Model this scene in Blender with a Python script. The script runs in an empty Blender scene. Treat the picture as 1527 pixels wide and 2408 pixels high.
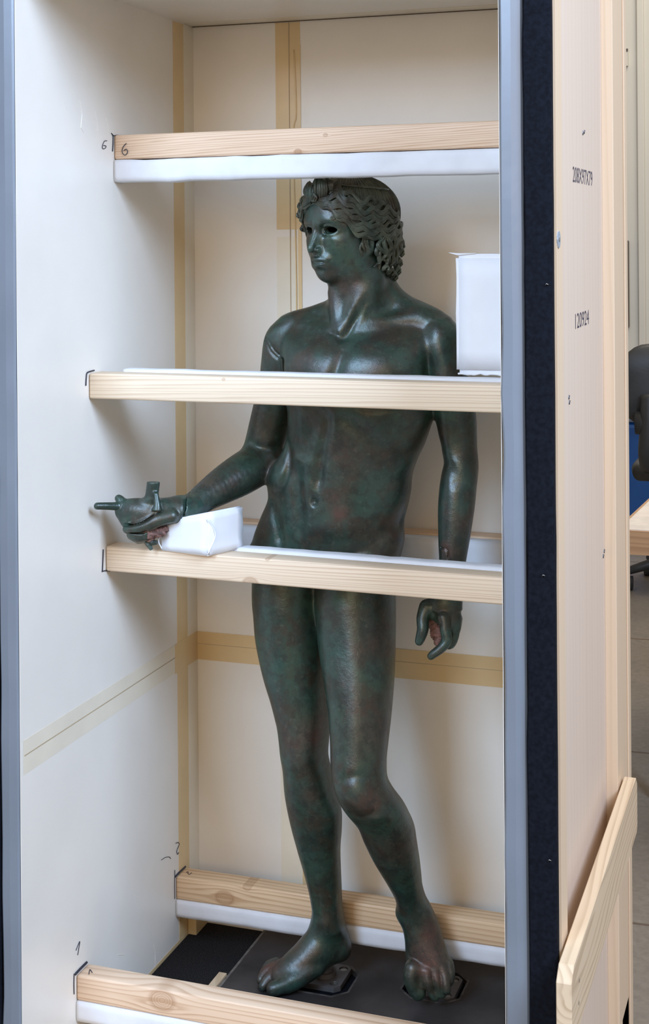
import bpy, bmesh, math, random
import numpy as np
from mathutils import Vector, Matrix
from mathutils.geometry import tessellate_polygon
random.seed(7); rng = np.random.default_rng(7)
S = bpy.context.scene
COL = S.collection
# ------------------------------------------------------------------ camera
F, YAW, ROLL, CY, CX, H = 3418.86, .3298, -.0074, 564.08, 763.5, 1.598
cam_d = bpy.data.cameras.new('camera'); cam = bpy.data.objects.new('camera', cam_d); COL.objects.link(cam)
cam_d.sensor_fit = 'VERTICAL'; cam_d.sensor_height = 36.0; cam_d.lens = F/2408*36
cam_d.shift_x = 0.0; cam_d.shift_y = -(1204-CY)/2408
cam_d.clip_start = .05; cam_d.clip_end = 60
_s, _c = math.sin(YAW), math.cos(YAW)
_R = Vector((_c, _s, 0)); _F = Vector((-_s, _c, 0)); _U = Vector((0, 0, 1))
_cr, _sr = math.cos(ROLL), math.sin(ROLL)
_R2 = _R*_cr + _U*_sr; _U2 = _U*_cr - _R*_sr
cam.matrix_world = Matrix(((_R2.x, _U2.x, -_F.x, 0), (_R2.y, _U2.y, -_F.y, 0), (_R2.z, _U2.z, -_F.z, H), (0, 0, 0, 1)))
S.camera = cam
# ------------------------------------------------------------------ world + window light + added hall fill
W = bpy.data.worlds.new('hall_air'); S.world = W; W.use_nodes = True
W.node_tree.nodes['Background'].inputs[0].default_value = (1.0, .79, .56, 1)
W.node_tree.nodes['Background'].inputs[1].default_value = .38
def area(name, loc, target, sx, sy, power, col):
    d = bpy.data.lights.new(name, 'AREA'); d.shape = 'RECTANGLE'; d.size = sx; d.size_y = sy; d.energy = power; d.color = col
    o = bpy.data.objects.new(name, d); COL.objects.link(o); o.location = loc
    o.rotation_euler = (Vector(target)-Vector(loc)).to_track_quat('-Z', 'Y').to_euler()
    return o
area('window_light', (1.75, .55, 3.25), (-.9, 2.3, 1.45), 1.3, 1.6, 210, (.52, .70, 1.0))
area('window_light', (-1.9, -1.4, 3.3), (-.8, 2.4, 1.3), 1.3, 1.8, 165, (.46, .68, 1.0))
area('hall_lamp', (-.5, -3.2, 2.5), (-.85, 2.5, 1.2), 3.4, 1.8, 62, (1.0, .74, .46))
area('hall_fill', (.6, 6.8, 5.3), (.0, 7.6, 0), 3.0, 3.0, 210, (1.0, .96, .90))  # added fill that brightens the hall behind the crate, no real source
S.view_settings.view_transform = 'Standard'; S.view_settings.look = 'None'
S.view_settings.gamma = 1; S.view_settings.use_curve_mapping = False
S.view_settings.exposure = -0.05

# ------------------------------------------------------------------ pixel helpers (photo measurements -> world)
def ray(x, y):
    a, b = x-CX, y-CY
    u = (_cr*a+_sr*b)/F; v = (-_sr*a+_cr*b)/F
    return np.array([_c*u-_s, _s*u+_c, -v])
def atX(x, y, X): return ray(x, y)*(X/ray(x, y)[0])+[0, 0, H]
def P(x, y, Y): d = ray(x, y); return d*(Y/d[1])+[0, 0, H]
def atZ(x, y, Z): d = ray(x, y); return d*((Z-H)/d[2])+[0, 0, H]

XL, XR, XO, YF, YB, YO, ZC, ZF, ZS = -1.2533, -.4455, -.3643, 2.097, 2.8128, 2.886, 2.05, .16, .7494
XLO = XL-(XO-XR)

# ------------------------------------------------------------------ materials
def new_mat(name):
    m = bpy.data.materials.new(name); m.use_nodes = True
    nt = m.node_tree; b = nt.nodes['Principled BSDF']
    return m, nt, b
def N(nt, t, **k):
    n = nt.nodes.new(t)
    for a, v in k.items():
        if a.startswith('i_'): n.inputs[a[2:]].default_value = v
        else: setattr(n, a, v)
    return n
def math_n(nt, op, a, b=None, clamp=False):
    n = nt.nodes.new('ShaderNodeMath'); n.operation = op; n.use_clamp = clamp
    for i, v in enumerate((a, b)):
        if v is None: continue
        if isinstance(v, (int, float)): n.inputs[i].default_value = v
        else: nt.links.new(v, n.inputs[i])
    return n.outputs[0]
def ramp(nt, fac, stops):
    r = nt.nodes.new('ShaderNodeValToRGB'); e = r.color_ramp.elements
    while len(e) < len(stops): e.new(.5)
    for el, (p, c) in zip(e, stops):
        el.position = p; el.color = (*c, 1) if len(c) == 3 else c
    nt.links.new(fac, r.inputs[0]); return r.outputs[0]
def mix(nt, fac, a, b, mode='MIX'):
    n = nt.nodes.new('ShaderNodeMix'); n.data_type = 'RGBA'; n.blend_type = mode
    for i, v in ((0, fac), (6, a), (7, b)):
        if isinstance(v, (int, float)): n.inputs[i].default_value = v
        elif isinstance(v, tuple): n.inputs[i].default_value = (*v, 1)
        else: nt.links.new(v, n.inputs[i])
    return n.outputs[2]
def obj_xyz(nt):
    tc = nt.nodes.new('ShaderNodeTexCoord'); sp = nt.nodes.new('ShaderNodeSeparateXYZ')
    nt.links.new(tc.outputs['Object'], sp.inputs[0]); return tc.outputs['Object'], sp.outputs
def noise(nt, vec, scale, detail=3, rough=.5, dist=0.):
    n = nt.nodes.new('ShaderNodeTexNoise'); n.inputs['Scale'].default_value = scale
    n.inputs['Detail'].default_value = detail; n.inputs['Roughness'].default_value = rough; n.inputs['Distortion'].default_value = dist
    nt.links.new(vec, n.inputs['Vector']); return n.outputs[0]
def mapping(nt, vec, scale, loc=(0, 0, 0)):
    m = nt.nodes.new('ShaderNodeMapping'); m.inputs['Scale'].default_value = scale; m.inputs['Location'].default_value = loc
    nt.links.new(vec, m.inputs['Vector']); return m.outputs[0]
def bump(nt, b, h, strength, dist=.002):
    n = nt.nodes.new('ShaderNodeBump'); n.inputs['Strength'].default_value = strength; n.inputs['Distance'].default_value = dist
    nt.links.new(h, n.inputs['Height']); nt.links.new(n.outputs[0], b.inputs['Normal'])
def plain(name, col, rough=.6, metal=0., var=.06, scale=14., bmp=.1, bscale=120., coat=0.):
    m, nt, b = new_mat(name)
    v, _ = obj_xyz(nt)
    n1 = noise(nt, v, scale, 4)
    dk = tuple(max(0, c*(1-var)) for c in col); lt = tuple(min(1, c*(1+var)) for c in col)
    c = ramp(nt, n1, [(.35, dk), (.65, lt)])
    nt.links.new(c, b.inputs['Base Color'])
    b.inputs['Roughness'].default_value = rough; b.inputs['Metallic'].default_value = metal
    b.inputs['Coat Weight'].default_value = coat
    if bmp: bump(nt, b, noise(nt, v, bscale, 3), bmp, .001)
    return m
def wood(name, light, dark, freq=150., knots=(), axes='XZ', seed=0., contrast=.85, rough=.55, warp=.010):
    """softwood: growth lines run along the first axis, spread along the second; knots bend them"""
    m, nt, b = new_mat(name)
    v, o = obj_xyz(nt)
    ix = {'X': 0, 'Y': 1, 'Z': 2}
    A, B = o[ix[axes[0]]], o[ix[axes[1]]]
    third = o[[i for i in range(3) if i not in (ix[axes[0]], ix[axes[1]])][0]]
    lo = [22., 22., 22.]; lo[ix[axes[0]]] = 2.2
    big = noise(nt, mapping(nt, v, tuple(lo), (seed*3.1, seed*1.7, seed)), .35, 2)
    g = math_n(nt, 'ADD', B, math_n(nt, 'MULTIPLY', math_n(nt, 'SUBTRACT', big, .5), warp*3))
    g = math_n(nt, 'ADD', g, math_n(nt, 'MULTIPLY', third, .55))
    cmb = nt.nodes.new('ShaderNodeCombineXYZ'); nt.links.new(B, cmb.inputs[0]); cmb.inputs[1].default_value = seed*2.3
    g = math_n(nt, 'ADD', g, math_n(nt, 'MULTIPLY', math_n(nt, 'SUBTRACT', noise(nt, cmb.outputs[0], freq*.42, 2, .6), .5), 2.3/freq))
    dk_sum = None
    for (ka, kb, kr) in knots:
        da = math_n(nt, 'DIVIDE', math_n(nt, 'SUBTRACT', A, ka), kr*2.4)
        db = math_n(nt, 'DIVIDE', math_n(nt, 'SUBTRACT', B, kb), kr*1.1)
        r2 = math_n(nt, 'ADD', math_n(nt, 'MULTIPLY', da, da), math_n(nt, 'MULTIPLY', db, db))
        e = math_n(nt, 'EXPONENT', math_n(nt, 'MULTIPLY', r2, -1.))
        push = math_n(nt, 'MULTIPLY', math_n(nt, 'MULTIPLY', e, math_n(nt, 'TANH', math_n(nt, 'MULTIPLY', db, -1.2))), kr*1.1)
        g = math_n(nt, 'ADD', g, push)
        rk = math_n(nt, 'SQRT', math_n(nt, 'ADD', math_n(nt, 'POWER', math_n(nt, 'DIVIDE', math_n(nt, 'SUBTRACT', A, ka), kr*1.15), 2.), math_n(nt, 'POWER', math_n(nt, 'DIVIDE', math_n(nt, 'SUBTRACT', B, kb), kr*.85), 2.)))
        rings = math_n(nt, 'ADD', math_n(nt, 'MULTIPLY', math_n(nt, 'SINE', math_n(nt, 'ADD', math_n(nt, 'MULTIPLY', rk, 30.), math_n(nt, 'MULTIPLY', big, 14.))), .13), .40)
        inside = math_n(nt, 'SUBTRACT', 1., math_n(nt, 'MULTIPLY', math_n(nt, 'SUBTRACT', rk, .85), 5.), True)
        kk = math_n(nt, 'MULTIPLY', inside, rings, True)
        rim = math_n(nt, 'MULTIPLY', math_n(nt, 'EXPONENT', math_n(nt, 'MULTIPLY', math_n(nt, 'POWER', math_n(nt, 'MULTIPLY', math_n(nt, 'SUBTRACT', rk, 1.), 6.), 2.), -1.)), .3)
        kk = math_n(nt, 'ADD', kk, rim)
        dk_sum = kk if dk_sum is None else math_n(nt, 'ADD', dk_sum, kk)
    fr = math_n(nt, 'FRACT', math_n(nt, 'MULTIPLY', g, freq))
    line = math_n(nt, 'MULTIPLY', math_n(nt, 'POWER', fr, 6.), math_n(nt, 'MULTIPLY', math_n(nt, 'SUBTRACT', 1., fr), 17.), True)
    brk = noise(nt, mapping(nt, v, tuple(lo), (seed, 0, seed*2)), 1.6, 3)
    line = math_n(nt, 'MULTIPLY', line, math_n(nt, 'MULTIPLY', math_n(nt, 'ADD', brk, .1), 1.3))
    col = mix(nt, math_n(nt, 'MULTIPLY', line, contrast, True), light, dark)
    tone = noise(nt, mapping(nt, v, tuple(x*.4 for x in lo), (seed*5, seed, 0)), 1.5, 2)
    col = mix(nt, math_n(nt, 'MULTIPLY', tone, .35), col, tuple(c*.9 for c in light))
    if dk_sum is not None:
        col = mix(nt, math_n(nt, 'MULTIPLY', dk_sum, .9, True), col, (.36, .17, .07))
    nt.links.new(col, b.inputs['Base Color'])
    b.inputs['Roughness'].default_value = rough
    fine = [900., 900., 900.]; fine[ix[axes[0]]] = 30.
    bump(nt, b, math_n(nt, 'ADD', math_n(nt, 'MULTIPLY', line, .15), noise(nt, mapping(nt, v, tuple(fine)), 1., 2)), .08, .0006)
    return m

M = {}
M['panel'] = plain('white_foam_board', (.88, .815, .72), .38, var=.025, scale=5, bmp=.10, bscale=60)
M['tape'] = plain('clear_brown_tape', (.78, .57, .30), .28, var=.05, scale=9, bmp=.12, bscale=40)
M['tape_pale'] = plain('cream_tape', (.85, .76, .60), .28, var=.04, scale=9, bmp=.12, bscale=40)
M['seam'] = plain('panel_gap', (.13, .09, .06), .9)
M['grey_strip'] = plain('grey_vinyl_gasket', (.20, .22, .25), .30, var=.05, scale=6, bmp=.2, bscale=24)
M['black_strip'] = plain('black_foam_gasket', (.006, .007, .011), .9, var=.3, scale=150, bmp=.5, bscale=900)
M['black_strip'].node_tree.nodes['Principled BSDF'].inputs['Specular IOR Level'].default_value = .12
M['felt'] = plain('black_felt', (.020, .018, .018), 1., var=.75, scale=420, bmp=1., bscale=500); M['felt'].node_tree.nodes['Principled BSDF'].inputs['Specular IOR Level'].default_value = .15
M['steel_dark'] = plain('blackened_steel', (.060, .052, .050), .40, .3, var=.25, scale=12, bmp=.15, bscale=60)
M['steel_edge'] = plain('scuffed_steel_edge', (.23, .21, .19), .5, .5, var=.3, scale=60)
M['steel_rim'] = plain('scuffed_steel_rim', (.105, .092, .085), .5, .3, var=.5, scale=50)
M['steel_mount'] = plain('machined_steel', (.20, .185, .18), .42, .55, var=.15, scale=30, bmp=.05)
M['steel_bright'] = plain('bright_steel', (.45, .44, .42), .25, .95, var=.1, scale=30, bmp=0)
M['zinc'] = plain('zinc_washer', (.42, .50, .60), .35, .5, var=.1)
M['seam_soft'] = plain('tape_crease', (.50, .38, .24), .6)
M['ink'] = plain('black_marker_ink', (.03, .03, .045), .5, var=.1)
M['stencil'] = plain('stencil_ink', (.055, .05, .08), .6, var=.3, scale=200)
M['pad'] = plain('white_padding_fabric', (.76, .765, .79), .85, var=.04, scale=18, bmp=.55, bscale=38)
M['tissue'] = plain('white_tissue_wrap', (.84, .85, .88), .8, var=.03, scale=10, bmp=.5, bscale=32)
M['rust'] = plain('pinkish_corrosion', (.20, .105, .085), .8, var=.55, scale=130, bmp=1., bscale=260)
M['wall_paint'] = plain('beige_wall_paint', (.60, .56, .47), .6, var=.03, scale=1.5, bmp=.03)
M['chair_plastic'] = plain('charcoal_chair_plastic', (.035, .035, .033), .45, var=.15, bmp=.3, bscale=200)
M['blue'] = plain('blue_plastic', (.006, .085, .33), .45, var=.08)
M['blue_grey'] = plain('grey_blue_lid', (.25, .30, .42), .5, var=.08)
M['red'] = plain('red_enamel', (.30, .03, .02), .35, var=.1)
M['dark_metal'] = plain('dark_fixture', (.10, .075, .06), .6, var=.1)
M['paper'] = plain('cream_paper_sheet', (.75, .66, .56), .6, var=.08, scale=20)
M['table_leg'] = plain('dark_red_steel', (.20, .03, .02), .5, var=.1)
PL, PD = (.84, .60, .40), (.50, .27, .13)
M['plywood'] = wood('pale_plywood', (.78, .61, .47), (.68, .50, .36), 30, axes='ZY', contrast=.35, seed=3, warp=.02)
M['batten'] = wood('pale_batten', (.78, .58, .39), (.60, .41, .24), 110, axes='ZY', contrast=.4, seed=5)
M['board'] = wood('brace_board_wood', (.76, .57, .37), (.42, .26, .14), 42, axes='YZ', contrast=.7, seed=8, warp=.09)
M['table_wood'] = wood('table_wood', (.52, .30, .15), (.34, .18, .08), 60, axes='XZ', seed=2)
# polished concrete floor
m, nt, b = new_mat('worn_concrete')
v, o = obj_xyz(nt)
n1 = noise(nt, v, 1.6, 6, .6); n2 = noise(nt, v, 45, 5, .7)
c = ramp(nt, n1, [(.3, (.15, .125, .095)), (.7, (.24, .205, .16))])
c = mix(nt, .35, c, ramp(nt, n2, [(.35, (.12, .105, .085)), (.68, (.30, .26, .21))]))
nt.links.new(c, b.inputs['Base Color']); b.inputs['Roughness'].default_value = .45; bump(nt, b, n2, .15)
M['concrete'] = m
# bronze: dark green, brown and red patina, small pits; 'rusty' is a painted stain mask
def bronze(name, green, lift=1.0):
    m, nt, b = new_mat(name)
    v, o = obj_xyz(nt)
    g = tuple(x*lift for x in green)
    n1 = noise(nt, v, 9, 5, .6, .4); n2 = noise(nt, mapping(nt, v, (1, 1, 1), (4, 2, 1)), 17, 6, .65, .3)
    n3 = noise(nt, v, 120, 4, .7); n4 = noise(nt, mapping(nt, v, (1, 1, .45), (9, 9, 9)), 13, 5, .65, .6)
    c = ramp(nt, n1, [(.34, tuple(x*.42 for x in g)), (.52, g), (.70, (g[0]*1.35, g[1]*1.25, g[2]*1.05))])
    brown = ramp(nt, n2, [(.46, (0, 0, 0)), (.62, (1, 1, 1))])
    c = mix(nt, math_n(nt, 'MULTIPLY', brown, .85), c, (.046*lift, .030*lift, .018*lift))
    teal = ramp(nt, n4, [(.54, (0, 0, 0)), (.70, (1, 1, 1))])
    c = mix(nt, math_n(nt, 'MULTIPLY', teal, .6), c, (.018*lift, .082*lift, .064*lift))
    at = nt.nodes.new('ShaderNodeAttribute'); at.attribute_name = 'rusty'
    rf = math_n(nt, 'MULTIPLY', at.outputs['Fac'], math_n(nt, 'ADD', math_n(nt, 'MULTIPLY', n3, 1.2), .1), True)
    c = mix(nt, rf, c, (.145*lift, .048*lift, .032*lift))
    sp = ramp(nt, n3, [(.56, (0, 0, 0)), (.70, (1, 1, 1))])
    c = mix(nt, math_n(nt, 'MULTIPLY', sp, .42), c, (.11, .13, .10))
    n5 = noise(nt, mapping(nt, v, (1, 1, 1), (2, 7, 5)), 48, 5, .7)
    dkm = ramp(nt, n5, [(.40, (1, 1, 1)), (.52, (0, 0, 0))])
    c = mix(nt, math_n(nt, 'MULTIPLY', dkm, .55), c, (.014, .018, .015))
    ns = noise(nt, v, 420, 2, .5)
    pit = ramp(nt, ns, [(.24, (1, 1, 1)), (.29, (0, 0, 0))])
    c = mix(nt, pit, c, (.004, .004, .004))
    nt.links.new(c, b.inputs['Base Color'])
    b.inputs['Metallic'].default_value = .22
    b.inputs['IOR'].default_value = 1.75 if lift == 1.0 else 1.5
    r = math_n(nt, 'ADD', math_n(nt, 'MULTIPLY', n2, .30), .20)
    r = math_n(nt, 'ADD', r, math_n(nt, 'MULTIPLY', rf, .18))
    nt.links.new(r, b.inputs['Roughness'])
    bump(nt, b, math_n(nt, 'ADD', math_n(nt, 'MULTIPLY', n3, .6), math_n(nt, 'MULTIPLY', noise(nt, v, 48, 6, .75), 1.6)), .26, .0020)
    return m
M['bronze'] = bronze('green_bronze_patina', (.030, .066, .050))
M['bronze_hair'] = bronze('grey_green_bronze_hair', (.088, .102, .074), 1.1)

# ------------------------------------------------------------------ object helpers
def tag(o, label=None, cat=None, group=None, kind=None):
    for k, v in (('label', label), ('category', cat), ('group', group), ('kind', kind)):
        if v: o[k] = v
    return o
def empty(name, loc, label=None, cat=None, group=None):
    o = bpy.data.objects.new(name, None); o.location = loc; o.empty_display_size = .05; COL.objects.link(o)
    o['_w'] = [float(x) for x in loc]; return tag(o, label, cat, group)
def wl(o):
    return Vector(o['_w']) if o is not None and '_w' in o else Vector((0, 0, 0))
def mesh(name, V, Fc, mat, parent=None, smooth=False, origin=None):
    """world-space vertices; the object's origin goes to `origin` (or the parent's base)"""
    base = Vector(origin) if origin is not None else wl(parent)
    V = np.asarray(V, float)-np.array(base)
    me = bpy.data.meshes.new(name); me.from_pydata(V.tolist(), [], [list(map(int, f)) for f in Fc]); me.update()
    o = bpy.data.objects.new(name, me); COL.objects.link(o)
    for mm in (mat if isinstance(mat, (list, tuple)) else [mat]): me.materials.append(mm)
    o['_w'] = list(base)
    if parent is not None: o.parent = parent; o.location = base-wl(parent)
    else: o.location = base
    if smooth: me.polygons.foreach_set('use_smooth', [True]*len(me.polygons))
    return o
def bmo(name, bm, mat, parent=None, smooth=False, origin=None):
    bmesh.ops.recalc_face_normals(bm, faces=bm.faces)
    bm.verts.ensure_lookup_table(); bm.verts.index_update()
    V = [v.co[:] for v in bm.verts]; Fc = [[v.index for v in f.verts] for f in bm.faces]
    bm.free(); return mesh(name, V, Fc, mat, parent, smooth, origin)
def box_bm(x0, x1, y0, y1, z0, z1, bev=0., seg=2, bm=None):
    b2 = bmesh.new()
    bmesh.ops.create_cube(b2, size=1)
    for v in b2.verts:
        v.co = Vector(((x0+x1)/2+v.co.x*(x1-x0), (y0+y1)/2+v.co.y*(y1-y0), (z0+z1)/2+v.co.z*(z1-z0)))
    if bev: bmesh.ops.bevel(b2, geom=b2.edges[:], offset=bev, segments=seg, profile=.5, affect='EDGES')
    if bm is None: return b2
    me = bpy.data.meshes.new('t'); b2.to_mesh(me); b2.free(); bm.from_mesh(me); bpy.data.meshes.remove(me); return bm
def box(name, x0, x1, y0, y1, z0, z1, mat, parent=None, bev=0., seg=2, smooth=False, origin=None):
    return bmo(name, box_bm(x0, x1, y0, y1, z0, z1, bev, seg), mat, parent, smooth, origin)
def tube(pts, rad, n=8, cap=True):
    """swept tube: returns V, F"""
    pts = np.asarray(pts, float); k = len(pts); rad = np.broadcast_to(rad, (k,)) if np.ndim(rad) else np.full(k, rad)
    T = np.gradient(pts, axis=0); T /= np.linalg.norm(T, axis=1)[:, None]+1e-12
    u = np.cross(T[0], [0, 0, 1.]);
    if np.linalg.norm(u) < 1e-3: u = np.cross(T[0], [1., 0, 0])
    u /= np.linalg.norm(u); V = []
    an = np.arange(n)*2*math.pi/n
    for i in range(k):
        u = u-T[i]*np.dot(u, T[i]); u /= np.linalg.norm(u); w = np.cross(T[i], u)
        V.append(pts[i]+rad[i]*(np.cos(an)[:, None]*u+np.sin(an)[:, None]*w))
    V = np.concatenate(V); Fc = []
    for i in range(k-1):
        for j in range(n):
            Fc.append((i*n+j, i*n+(j+1) % n, (i+1)*n+(j+1) % n, (i+1)*n+j))
    if cap: Fc += [tuple(range(n))[::-1], tuple(range((k-1)*n, k*n))]
    return V, Fc
def merge(parts):
    V = []; Fc = []; o = 0
    for v, f in parts:
        V.append(v); Fc += [tuple(i+o for i in q) for q in f]; o += len(v)
    return np.concatenate(V), Fc
def cyl(c, r, h, axis='Z', n=24, r2=None):
    d = {'X': (1, 0, 0), 'Y': (0, 1, 0), 'Z': (0, 0, 1)}[axis]; d = np.array(d, float); c = np.array(c, float)
    return tube([c, c+d*h], [r, r if r2 is None else r2], n)
def holed_plate(outer, holes, z0, z1):
    """flat plate with holes: outline and hole loops in XY"""
    loops = [outer]+holes
    tri = tessellate_polygon([[Vector((x, y, 0)) for x, y in l] for l in loops])
    pts = [p for l in loops for p in l]; n = len(pts)
    V = [(x, y, z1) for x, y in pts]+[(x, y, z0) for x, y in pts]
    Fc = [tuple(t) for t in tri]+[tuple(i+n for i in t[::-1]) for t in tri]
    o = 0
    for l in loops:
        for i in range(len(l)):
            a, b_ = o+i, o+(i+1) % len(l); Fc.append((a, b_, b_+n, a+n))
        o += len(l)
    bm = bmesh.new(); vs = [bm.verts.new(v) for v in V]
    for f in Fc:
        try: bm.faces.new([vs[i] for i in f])
        except ValueError: pass
    return bm
def octagon(cx, cy, hx, hy, c, k=3):
    out = []
    for sx, sy in ((1, 1), (-1, 1), (-1, -1), (1, -1)):
        a = (cx+sx*hx, cy+sy*(hy-c)); b_ = (cx+sx*(hx-c), cy+sy*hy)
        if sx*sy < 0: a, b_ = b_, a
        out += [a, b_]
    return out
def circle(cx, cy, r, n=20): return [(cx+r*math.cos(i*2*math.pi/n), cy+r*math.sin(i*2*math.pi/n)) for i in range(n)]
def catmull(p, k=6):
    p = np.asarray(p, float); q = np.vstack([2*p[0]-p[1], p, 2*p[-1]-p[-2]]); out = []
    for i in range(1, len(q)-2):
        for t in np.arange(k)/k:
            a, b_, c_, d = q[i-1], q[i], q[i+1], q[i+2]
            out.append(.5*((2*b_)+(-a+c_)*t+(2*a-5*b_+4*c_-d)*t*t+(-a+3*b_-3*c_+d)*t**3))
    out.append(p[-1]); return np.array(out)

# ================================================================== the hall behind
fl = box('floor', -9, 6, -6, 12, -.1, 0, M['concrete']); tag(fl, kind='structure')
for i, (a, b_) in enumerate(((-.62, 3.3), (-1.9, 5.0), (.6, 7.2))):
    pass
def joint(x0, y0, x1, y1, name='trim_1'):
    d = np.array([x1-x0, y1-y0]); n = np.array([-d[1], d[0]])/np.linalg.norm(d)*.004
    V = [(x0+n[0], y0+n[1], .0006), (x1+n[0], y1+n[1], .0006), (x1-n[0], y1-n[1], .0006), (x0-n[0], y0-n[1], .0006)]
    V += [(a, b2, -.0005) for a, b2, _ in V]
    return np.array(V), [(0, 1, 2, 3), (7, 6, 5, 4), (0, 4, 5, 1), (1, 5, 6, 2), (2, 6, 7, 3), (3, 7, 4, 0)]
jts = [joint(-9, y, 6, y+.5) for y in (3.15, 4.3, 5.6, 7.0)]+[joint(x, 2.9, x-.6, 9.4) for x in (-2.2, -.55, 1.1)]
jo = mesh('joint', *merge(jts), M['seam'], fl, origin=None)
wb = box('wall_back', -9, 6, 9.5, 9.7, 0, 5.5, M['wall_paint']); tag(wb, kind='structure')
for x in (-1.30, -1.095, -.93, -2.1, -.2):
    box('pilaster', x-.022, x+.022, 9.475, 9.50, 0, 5.5, M['wall_paint'], wb, .006)
box('wall_left', -9.2, -9, -6, 9.7, 0, 5.5, M['wall_paint'])['kind'] = 'structure'
sw = empty('wall_switch', (-1.19, 9.5, 2.70), 'small beige switch box high on the far beige wall', 'switch')
box('box', -1.215, -1.172, 9.468, 9.50, 2.70, 2.80, M['wall_paint'], sw, .004)
box('cover', -1.217, -1.170, 9.462, 9.469, 2.795, 2.812, M['dark_metal'], sw, .001)
fe = empty('fire_cabinet', (-1.2, 9.5, 1.02), 'narrow dark red cabinet on the far wall beside the crate edge', 'cabinet')
box('body', -1.27, -1.176, 9.42, 9.5, 1.02, 1.58, M['dark_metal'], fe, .006)
box('door', -1.265, -1.195, 9.41, 9.421, 1.27, 1.57, M['red'], fe, .003)
box('handle', -1.205, -1.198, 9.40, 9.411, 1.36, 1.42, M['steel_bright'], fe, .001)

# office chair
ch = empty('office_chair', (-.60, 6.45, 0), 'charcoal office chair with a rounded plastic back behind the table', 'chair')
def rounded_shell(x0, x1, z0, z1, y, th, r, bow):
    pts = []
    for cx, cz, a0 in ((x1-r, z1-r, 0), (x0+r, z1-r, 90), (x0+r, z0+r, 180), (x1-r, z0+r, 270)):
        for k in range(7):
            a = math.radians(a0+k*15); pts.append((cx+r*math.cos(a), cz+r*math.sin(a)))
    c = ((x0+x1)/2, (z0+z1)/2); V = []; Fc = []; n = len(pts)
    rings = [(1, -th/2), (1.0, th/2), (.9, th*.75), (.5, th*.9)]
    rings = [(.5, -th*.9), (.93, -th*.7), (1, -th*.3), (1, th*.3), (.93, th*.7), (.5, th*.9)]
    for s_, dy in rings:
        for px, pz in pts:
            X = c[0]+(px-c[0])*s_; Z = c[1]+(pz-c[1])*s_
            V.append((X, y+dy+bow*(((X-c[0])/(x1-x0)*2)**2), Z))
    for i in range(len(rings)-1):
        for j in range(n): Fc.append((i*n+j, i*n+(j+1) % n, (i+1)*n+(j+1) % n, (i+1)*n+j))
    Fc += [tuple(range(n))[::-1], tuple(range((len(rings)-1)*n, len(rings)*n))]
    return V, Fc
mesh('backrest', *rounded_shell(-.83, -.38, .78, 1.135, 6.45, .05, .11, -.05), M['chair_plastic'], ch, True)
mesh('back_spine', *merge([tube(catmull([(-.70, 6.36, .92), (-.70, 6.34, .80), (-.71, 6.35, .68), (-.71, 6.40, .61)]), .045, 12), tube(catmull([(-.71, 6.40, .62), (-.66, 6.5, .585), (-.6, 6.62, .58)]), .032, 10)]), M['chair_plastic'], ch, True)
mesh('tilt_knob', *cyl((-.765, 6.36, .80), .05, .09, 'X'), M['chair_plastic'], ch, True)
mesh('seat', *rounded_shell(-.83, -.38, .50, .58, 6.8, .22, .035, 0), M['chair_plastic'], ch, True)
mesh('column', *cyl((-.6, 6.8, .12), .03, .40), M['dark_metal'], ch, True)
for a in range(5):
    an = math.radians(a*72+205); x, y = -.6+.27*math.cos(an), 6.8+.27*math.sin(an)
    lg = mesh('leg', *tube([(-.6, 6.8, .15), ((-.6+x)/2, (6.8+y)/2, .12), (x, y, .085)], [.032, .026, .018], 8), M['chair_plastic'], ch, True)
    mesh('caster', *cyl((x-.022, y, .032), .032, .044, 'X', 16), M['chair_plastic'], lg, True)
bt = empty('blue_tub', (-.9, 7.6, 0), 'deep blue plastic container with grey rim behind the office chair', 'container')
box('tub', -1.4, -.2, 7.5, 8.1, 0, .66, M['blue'], bt, .03, 3)
box('rim', -1.42, -.18, 7.47, 8.13, .66, .76, M['blue_grey'], bt, .02, 3)
tb = empty('work_table', (-.1, 4.5, 0), 'wooden work table with pale top just past the crate', 'table')
A = atZ(1468, 1241, .78); B_ = atZ(1560, 1243, .78); C_ = atZ(1461, 1222, .78); D_ = atZ(1560, 1122, .78)
tt = [(A[0]-.0, A[1]), (.75, A[1]+.05), (.75, 5.3), (-.50, 5.3), (D_[0]*.9, D_[1])]
tt = [(-.56, 4.15), (.75, 4.2), (.75, 5.2), (-.49, 5.2)]
bm = holed_plate(tt, [], .705, .772); bmo('table_top', bm, M['table_wood'], tb)
bm = holed_plate([(-.548, 4.16), (.74, 4.21), (.74, 5.19), (-.48, 5.19)], [], .772, .7745); bmo('paper_sheet', bm, M['paper'], tb)
for x, y in ((-.455, 4.22), (.68, 4.28), (.68, 5.1), (-.43, 5.1)): box('leg', x-.015, x+.015, y-.015, y+.015, 0, .706, M['table_leg'], tb, .002)

# ================================================================== the crate
cr = empty('transport_crate', ((XL+XR)/2, (YF+YO)/2, 0), 'tall open wooden transport crate lined with white panels, statue strapped inside', 'crate')
box('side_panel', XLO+.02, XL, YF+.008, YB+.02, .13, ZC+.05, M['panel'], cr)
box('side_panel', XR, XO-.0225, YF+.008, YB+.02, .13, ZC+.05, M['panel'], cr)
bp = box('back_panel', XL, -1.0375, YB, YB+.03, .13, ZC+.02, M['panel'], cr)
bp2 = box('back_panel', -1.0365, XR, YB, YB+.03, .13, ZC+.02, M['panel'], cr)
box('back_sheet', XL-.02, XR+.02, YB+.0305, YB+.04, .1, ZC+.05, M['seam'], cr)
box('top_panel', XL, XR, YF+.008, YB, ZC, ZC+.03, M['panel'], cr)
box('top_gap', XL+.001, XR-.001, YB-.0035, YB-.0005, ZC-.0022, ZC+.0005, M['seam'], cr)
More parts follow.
